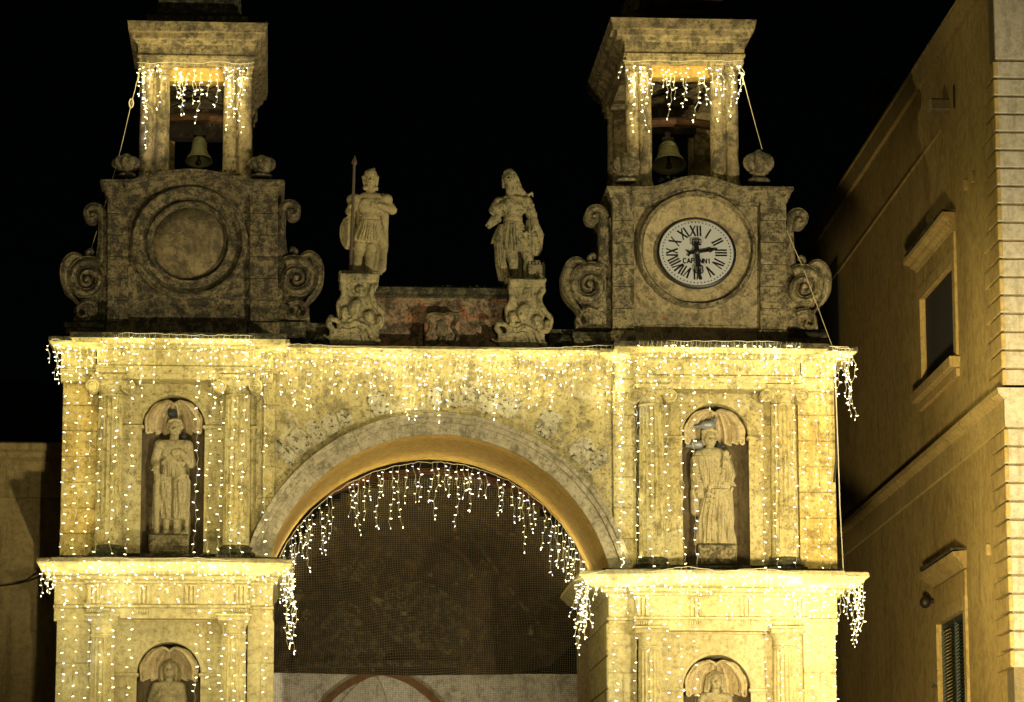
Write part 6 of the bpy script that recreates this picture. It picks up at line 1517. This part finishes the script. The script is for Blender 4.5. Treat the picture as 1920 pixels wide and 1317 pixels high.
def curtain(label, cab, spacing, icicle, Y, longs=None, grp='strings of fairy lights', wall=None, dens=1.0, skip=(), step=.145):
    """cab: [(x, y)] cable path in photo px at depth Y; icicle drops under it; longs = [(x, yend, drift)]"""
    T = thing('fairy_lights', label, 'string lights', P(*cab[0], Y if not callable(Y) else Y(cab[0][0])), grp)
    yf = Y if callable(Y) else (lambda x: Y)
    main_cable(T, [P(x, y, yf(x)) for x, y in cab])
    xs_ = [c[0] for c in cab]; ys_ = [c[1] for c in cab]
    x = cab[0][0]+rnd.uniform(2, 8)
    while x < cab[-1][0]:
        if not any(a <= x <= b for a, b in skip):
            y = np.interp(x, xs_, ys_); L = rnd.choice(icicle)*rnd.uniform(.8, 1.15)*M
            drop(T, P(x, y, yf(x)), L, step=step, wig=.05, back=wall, drift=rnd.uniform(-.04, .04))
        x += spacing*rnd.uniform(.65, 1.35)
    for (x, yend, dr) in (longs or []):
        y = np.interp(x, xs_, ys_); L = (yend-y)*M
        drop(T, P(x, y, yf(x)), L, step=.15, wig=.04, drift=dr*M, back=wall, gap=.04)
    return T
ICE = [22, 40, 62, 40, 85, 55, 28, 105]
wl = lambda z: .22*min(1, -z/.9)
cornYL = lambda x: -.80 if 182 < x < 488 else -.52
curtain('icicle lights along the upper cornice of the left pier', [(97, 636), (118, 640), (160, 641), (178, 634), (235, 624), (320, 627), (400, 629), (470, 629), (492, 636)], 10, ICE, cornYL,
        [(127, 1045, -6), (150, 1045, -6), (174, 1045, -8), (194, 1045, -8), (219, 1045, -6), (250, 1045, -7), (374, 1045, -5), (399, 1045, -6), (421, 1045, -8), (441, 1045, -5), (463, 1040, -8), (495, 1070, 5)], wall=wl)
curtain('icicle lights draped over the centre cornice above the great arch', [(494, 637), (500, 646), (560, 645), (620, 649), (700, 652), (770, 656), (830, 657), (900, 655), (1000, 654), (1080, 650), (1150, 647), (1178, 644)], 9, [40, 60, 80, 100, 60, 120, 45, 130], -.34, [(1163, 1060, 2), (1168, 1050, -4)], wall=lambda z: .12*min(1, -z/.5))
cornYR = lambda x: -.80 if 1196 < x < 1500 else -.52
curtain('dense icicle lights along the upper cornice of the right pier', [(1178, 646), (1196, 638), (1280, 640), (1360, 640), (1440, 641), (1500, 642), (1560, 650), (1600, 655)], 7.5, ICE, cornYR,
        [(1196, 1062, -2), (1222, 1062, 0), (1251, 1062, 1), (1277, 1062, 3), (1300, 1062, 4), (1430, 1064, 2), (1458, 1064, -4), (1487, 1064, 2), (1506, 1064, 4), (1530, 1064, 6), (1552, 1064, 2)], wall=wl)
# tail ends hanging off the cornice corners
def tail(label, pts, Y, lens, step=.10):
    T = thing('fairy_lights', label, 'string lights', P(*pts[0], Y), 'strings of fairy lights')
    main_cable(T, [P(x, y, Y) for x, y in pts])
    for (x, y), L in lens: drop(T, P(x, y, Y), L*M, step=step, wig=.09, gap=0.0, drift=rnd.uniform(-.05, .05))
tail('short icicle strands hanging free off the outer left end of the upper cornice', [(94, 640), (104, 634), (116, 640)], -.6, [((95, 640), 38), ((104, 636), 60), ((112, 642), 75), ((100, 650), 50)])
tail('bright bunch of icicle strands hanging free off the outer right end of the upper cornice', [(1560, 650), (1590, 652), (1602, 664)], -.75, [((1584, 654), 60), ((1589, 656), 100), ((1593, 658), 128), ((1598, 660), 118), ((1575, 652), 50), ((1567, 652), 90)], .10)
# lower cornice
lowYL = lambda x: -1.22 if 150 < x < 470 else -1.0
ICE2 = [22, 40, 62, 40, 85, 50, 28, 70]
curtain('icicle lights along the lower cornice of the left pier', [(72, 1054), (95, 1050), (120, 1056), (140, 1044), (200, 1046), (260, 1048), (320, 1047), (370, 1046), (420, 1050), (470, 1050), (510, 1054), (545, 1062)], 9.5, ICE2, lowYL,
        [(x, 1350, d) for x, d in ((122, -6), (145, -5), (170, -6), (190, -4), (213, -4), (246, -4), (374, -6), (397, -5), (420, -4), (440, -3), (463, -2), (500, -3))], wall=lambda z: .3*min(1, -z/.7))
curtain('dense icicle lights along the lower cornice of the right pier', [(1100, 1078), (1130, 1070), (1170, 1066), (1220, 1072), (1290, 1062), (1350, 1072), (1420, 1066), (1480, 1072), (1540, 1076), (1580, 1078), (1616, 1090)], 7.5, ICE2, lambda x: -1.22 if 1190 < x < 1513 else -1.0,
        [(x, 1350, d) for x, d in ((1160, -6), (1196, -4), (1222, 0), (1252, 2), (1279, 0), (1306, 2), (1440, 0), (1470, -3), (1497, 2), (1521, 2), (1545, 4), (1567, 4))], wall=lambda z: .3*min(1, -z/.7))
tail('few icicle strands hanging off the outer left end of the lower cornice', [(76, 1056), (90, 1052)], -1.1, [((82, 1058), 32), ((88, 1056), 52), ((86, 1060), 44)])
tail('thick bunch of icicle strands at the inner corner of the left pier', [(528, 1058), (548, 1066)], -1.05, [((534, 1062), 60), ((540, 1064), 90), ((544, 1070), 130), ((547, 1072), 145), ((538, 1070), 120), ((542, 1100), 110), ((549, 1068), 100)], .10)
tail('thick bunch of icicle strands at the inner corner of the right pier', [(1075, 1090), (1100, 1078), (1112, 1080)], -1.05, [((1080, 1088), 80), ((1084, 1084), 125), ((1088, 1082), 140), ((1092, 1080), 110), ((1096, 1084), 95), ((1102, 1082), 110), ((1106, 1080), 90), ((1076, 1092), 60), ((1090, 1100), 90), ((1098, 1080), 70)], .10)
tail('bunch of icicle strands hanging free off the outer right end of the lower cornice', [(1590, 1082), (1610, 1084), (1620, 1092)], -1.1, [((1592, 1086), 70), ((1597, 1088), 95), ((1602, 1088), 120), ((1607, 1088), 110), ((1613, 1090), 75), ((1619, 1092), 85), ((1588, 1088), 60)], .08)
# arch: cable follows the back edge of the arch, groups of drops
T = thing('fairy_lights', 'icicle lights following the curve of the great arch in front of the bird net', 'string lights', P(512, 1050, T_ARCH-.1), 'strings of fairy lights')
GLOW[0] = .16; ya = T_ARCH-.08; cxp, czp, rp = 808, 1179, 316
def archp(a): return (cxp+rp*math.cos(R(a))*1.0, czp-rp*math.sin(R(a)))
cab = []
for i in range(61):
    a = 158-136*i/60; x, y = archp(a); sg_ = 3*abs(math.sin(i*.9)); cab.append(P(x, y+2+sg_, ya))
main_cable(T, cab)
x = 524
while x < 1106:
    a = math.degrees(math.acos(max(-1, min(1, (x-cxp)/rp)))); y = archp(a)[1]+4; edge = min(x-515, 1110-x)
    near = abs((x-640)) < 9 or abs(x-800) < 7 or abs(x-925) < 8
    if not near:
        L = rnd.choice([50, 75, 95, 62, 120, 84, 110]); L = L*(1.0 if edge > 60 else .9)
        drop(T, P(x, y, ya), L*M, step=.125, wig=.07, drift=rnd.uniform(-.05, .05), bmat='bulb_pale', gap=.02)
    x += (12 if edge > 70 else 6)*rnd.uniform(.7, 1.3)
# belfries
GLOW[0] = .4
def belfry_lights(label, x0, x1, y, lens, Y):
    T = thing('fairy_lights', label, 'string lights', P(x0, y, Y), 'strings of fairy lights')
    main_cable(T, [P(x0+(x1-x0)*i/8, y+2*math.sin(i*2), Y) for i in range(9)])
    for x, yy, L in lens: drop(T, P(x, yy, Y), L*M, step=.11, wig=.09, gap=.02, drift=rnd.uniform(-.08, .08))
belfry_lights('icicle lights strung across the front of the left belfry', 257, 477, 118, [(262, 120, 60), (267, 122, 90), (273, 120, 105), (280, 122, 40), (292, 120, 20), (303, 122, 22), (326, 122, 60), (333, 122, 95), (340, 126, 90), (347, 124, 60), (358, 130, 40), (365, 122, 55), (371, 125, 70), (378, 128, 105), (390, 130, 48), (405, 122, 80), (422, 118, 40), (428, 120, 80), (434, 122, 100), (441, 120, 30), (453, 120, 62), (459, 122, 75), (466, 118, 30), (288, 118, 14), (270, 130, 150), (296, 125, 80), (450, 122, 130), (433, 150, 95)], -.02)
belfry_lights('icicle lights strung across the front of the right belfry', 1168, 1393, 114, [(1174, 116, 30), (1178, 122, 50), (1186, 118, 60), (1193, 118, 80), (1198, 118, 55), (1206, 118, 45), (1212, 120, 90), (1222, 118, 60), (1241, 122, 40), (1250, 124, 60), (1256, 126, 100), (1270, 126, 60), (1277, 124, 50), (1289, 122, 80), (1308, 126, 105), (1314, 124, 70), (1325, 122, 75), (1334, 118, 60), (1346, 118, 50), (1357, 116, 55), (1366, 118, 36), (1381, 116, 60), (1388, 116, 78), (1376, 116, 40), (1190, 140, 110), (1210, 130, 120), (1352, 130, 100), (1372, 130, 90)], -.02)

# ================================================================== street lamps that light the gateway (in the square, outside the frame)
for i, (a, b, p, c, s_, r_) in enumerate(LAMPS):
    T = thing('street_lamp', ['tall lamp post with a floodlight far back in the square', 'lamp post with a floodlight out to the right of the gateway', 'low lamp post with a floodlight just in front of the arch', 'short lamp post lighting the ochre house', 'lamp on a short post inside the vaulted passage'][i], 'street lamp', (a[0], a[1]-.35, 0))
    mb = MB(); mb.lathe((a[0], a[1]-.35, 0), [(.12, 0), (.12, .5), (.06, .7), (.045, a[2]+.25)], 12); mb.build('pole', MAT['iron'], T, smooth='auto')
    d = (Vector(b)-Vector(a)).normalized(); q = Vector(a)-d*.28
    mb = MB(); mb.box((q.x-.18, q.y-.12, q.z-.14), (q.x+.18, q.y+.10, q.z+.14)); mb.build('lamp_head', MAT['iron'], T, bevel=.02)
print('BULBS', N_BULB[0], 'objects', len(bpy.data.objects))
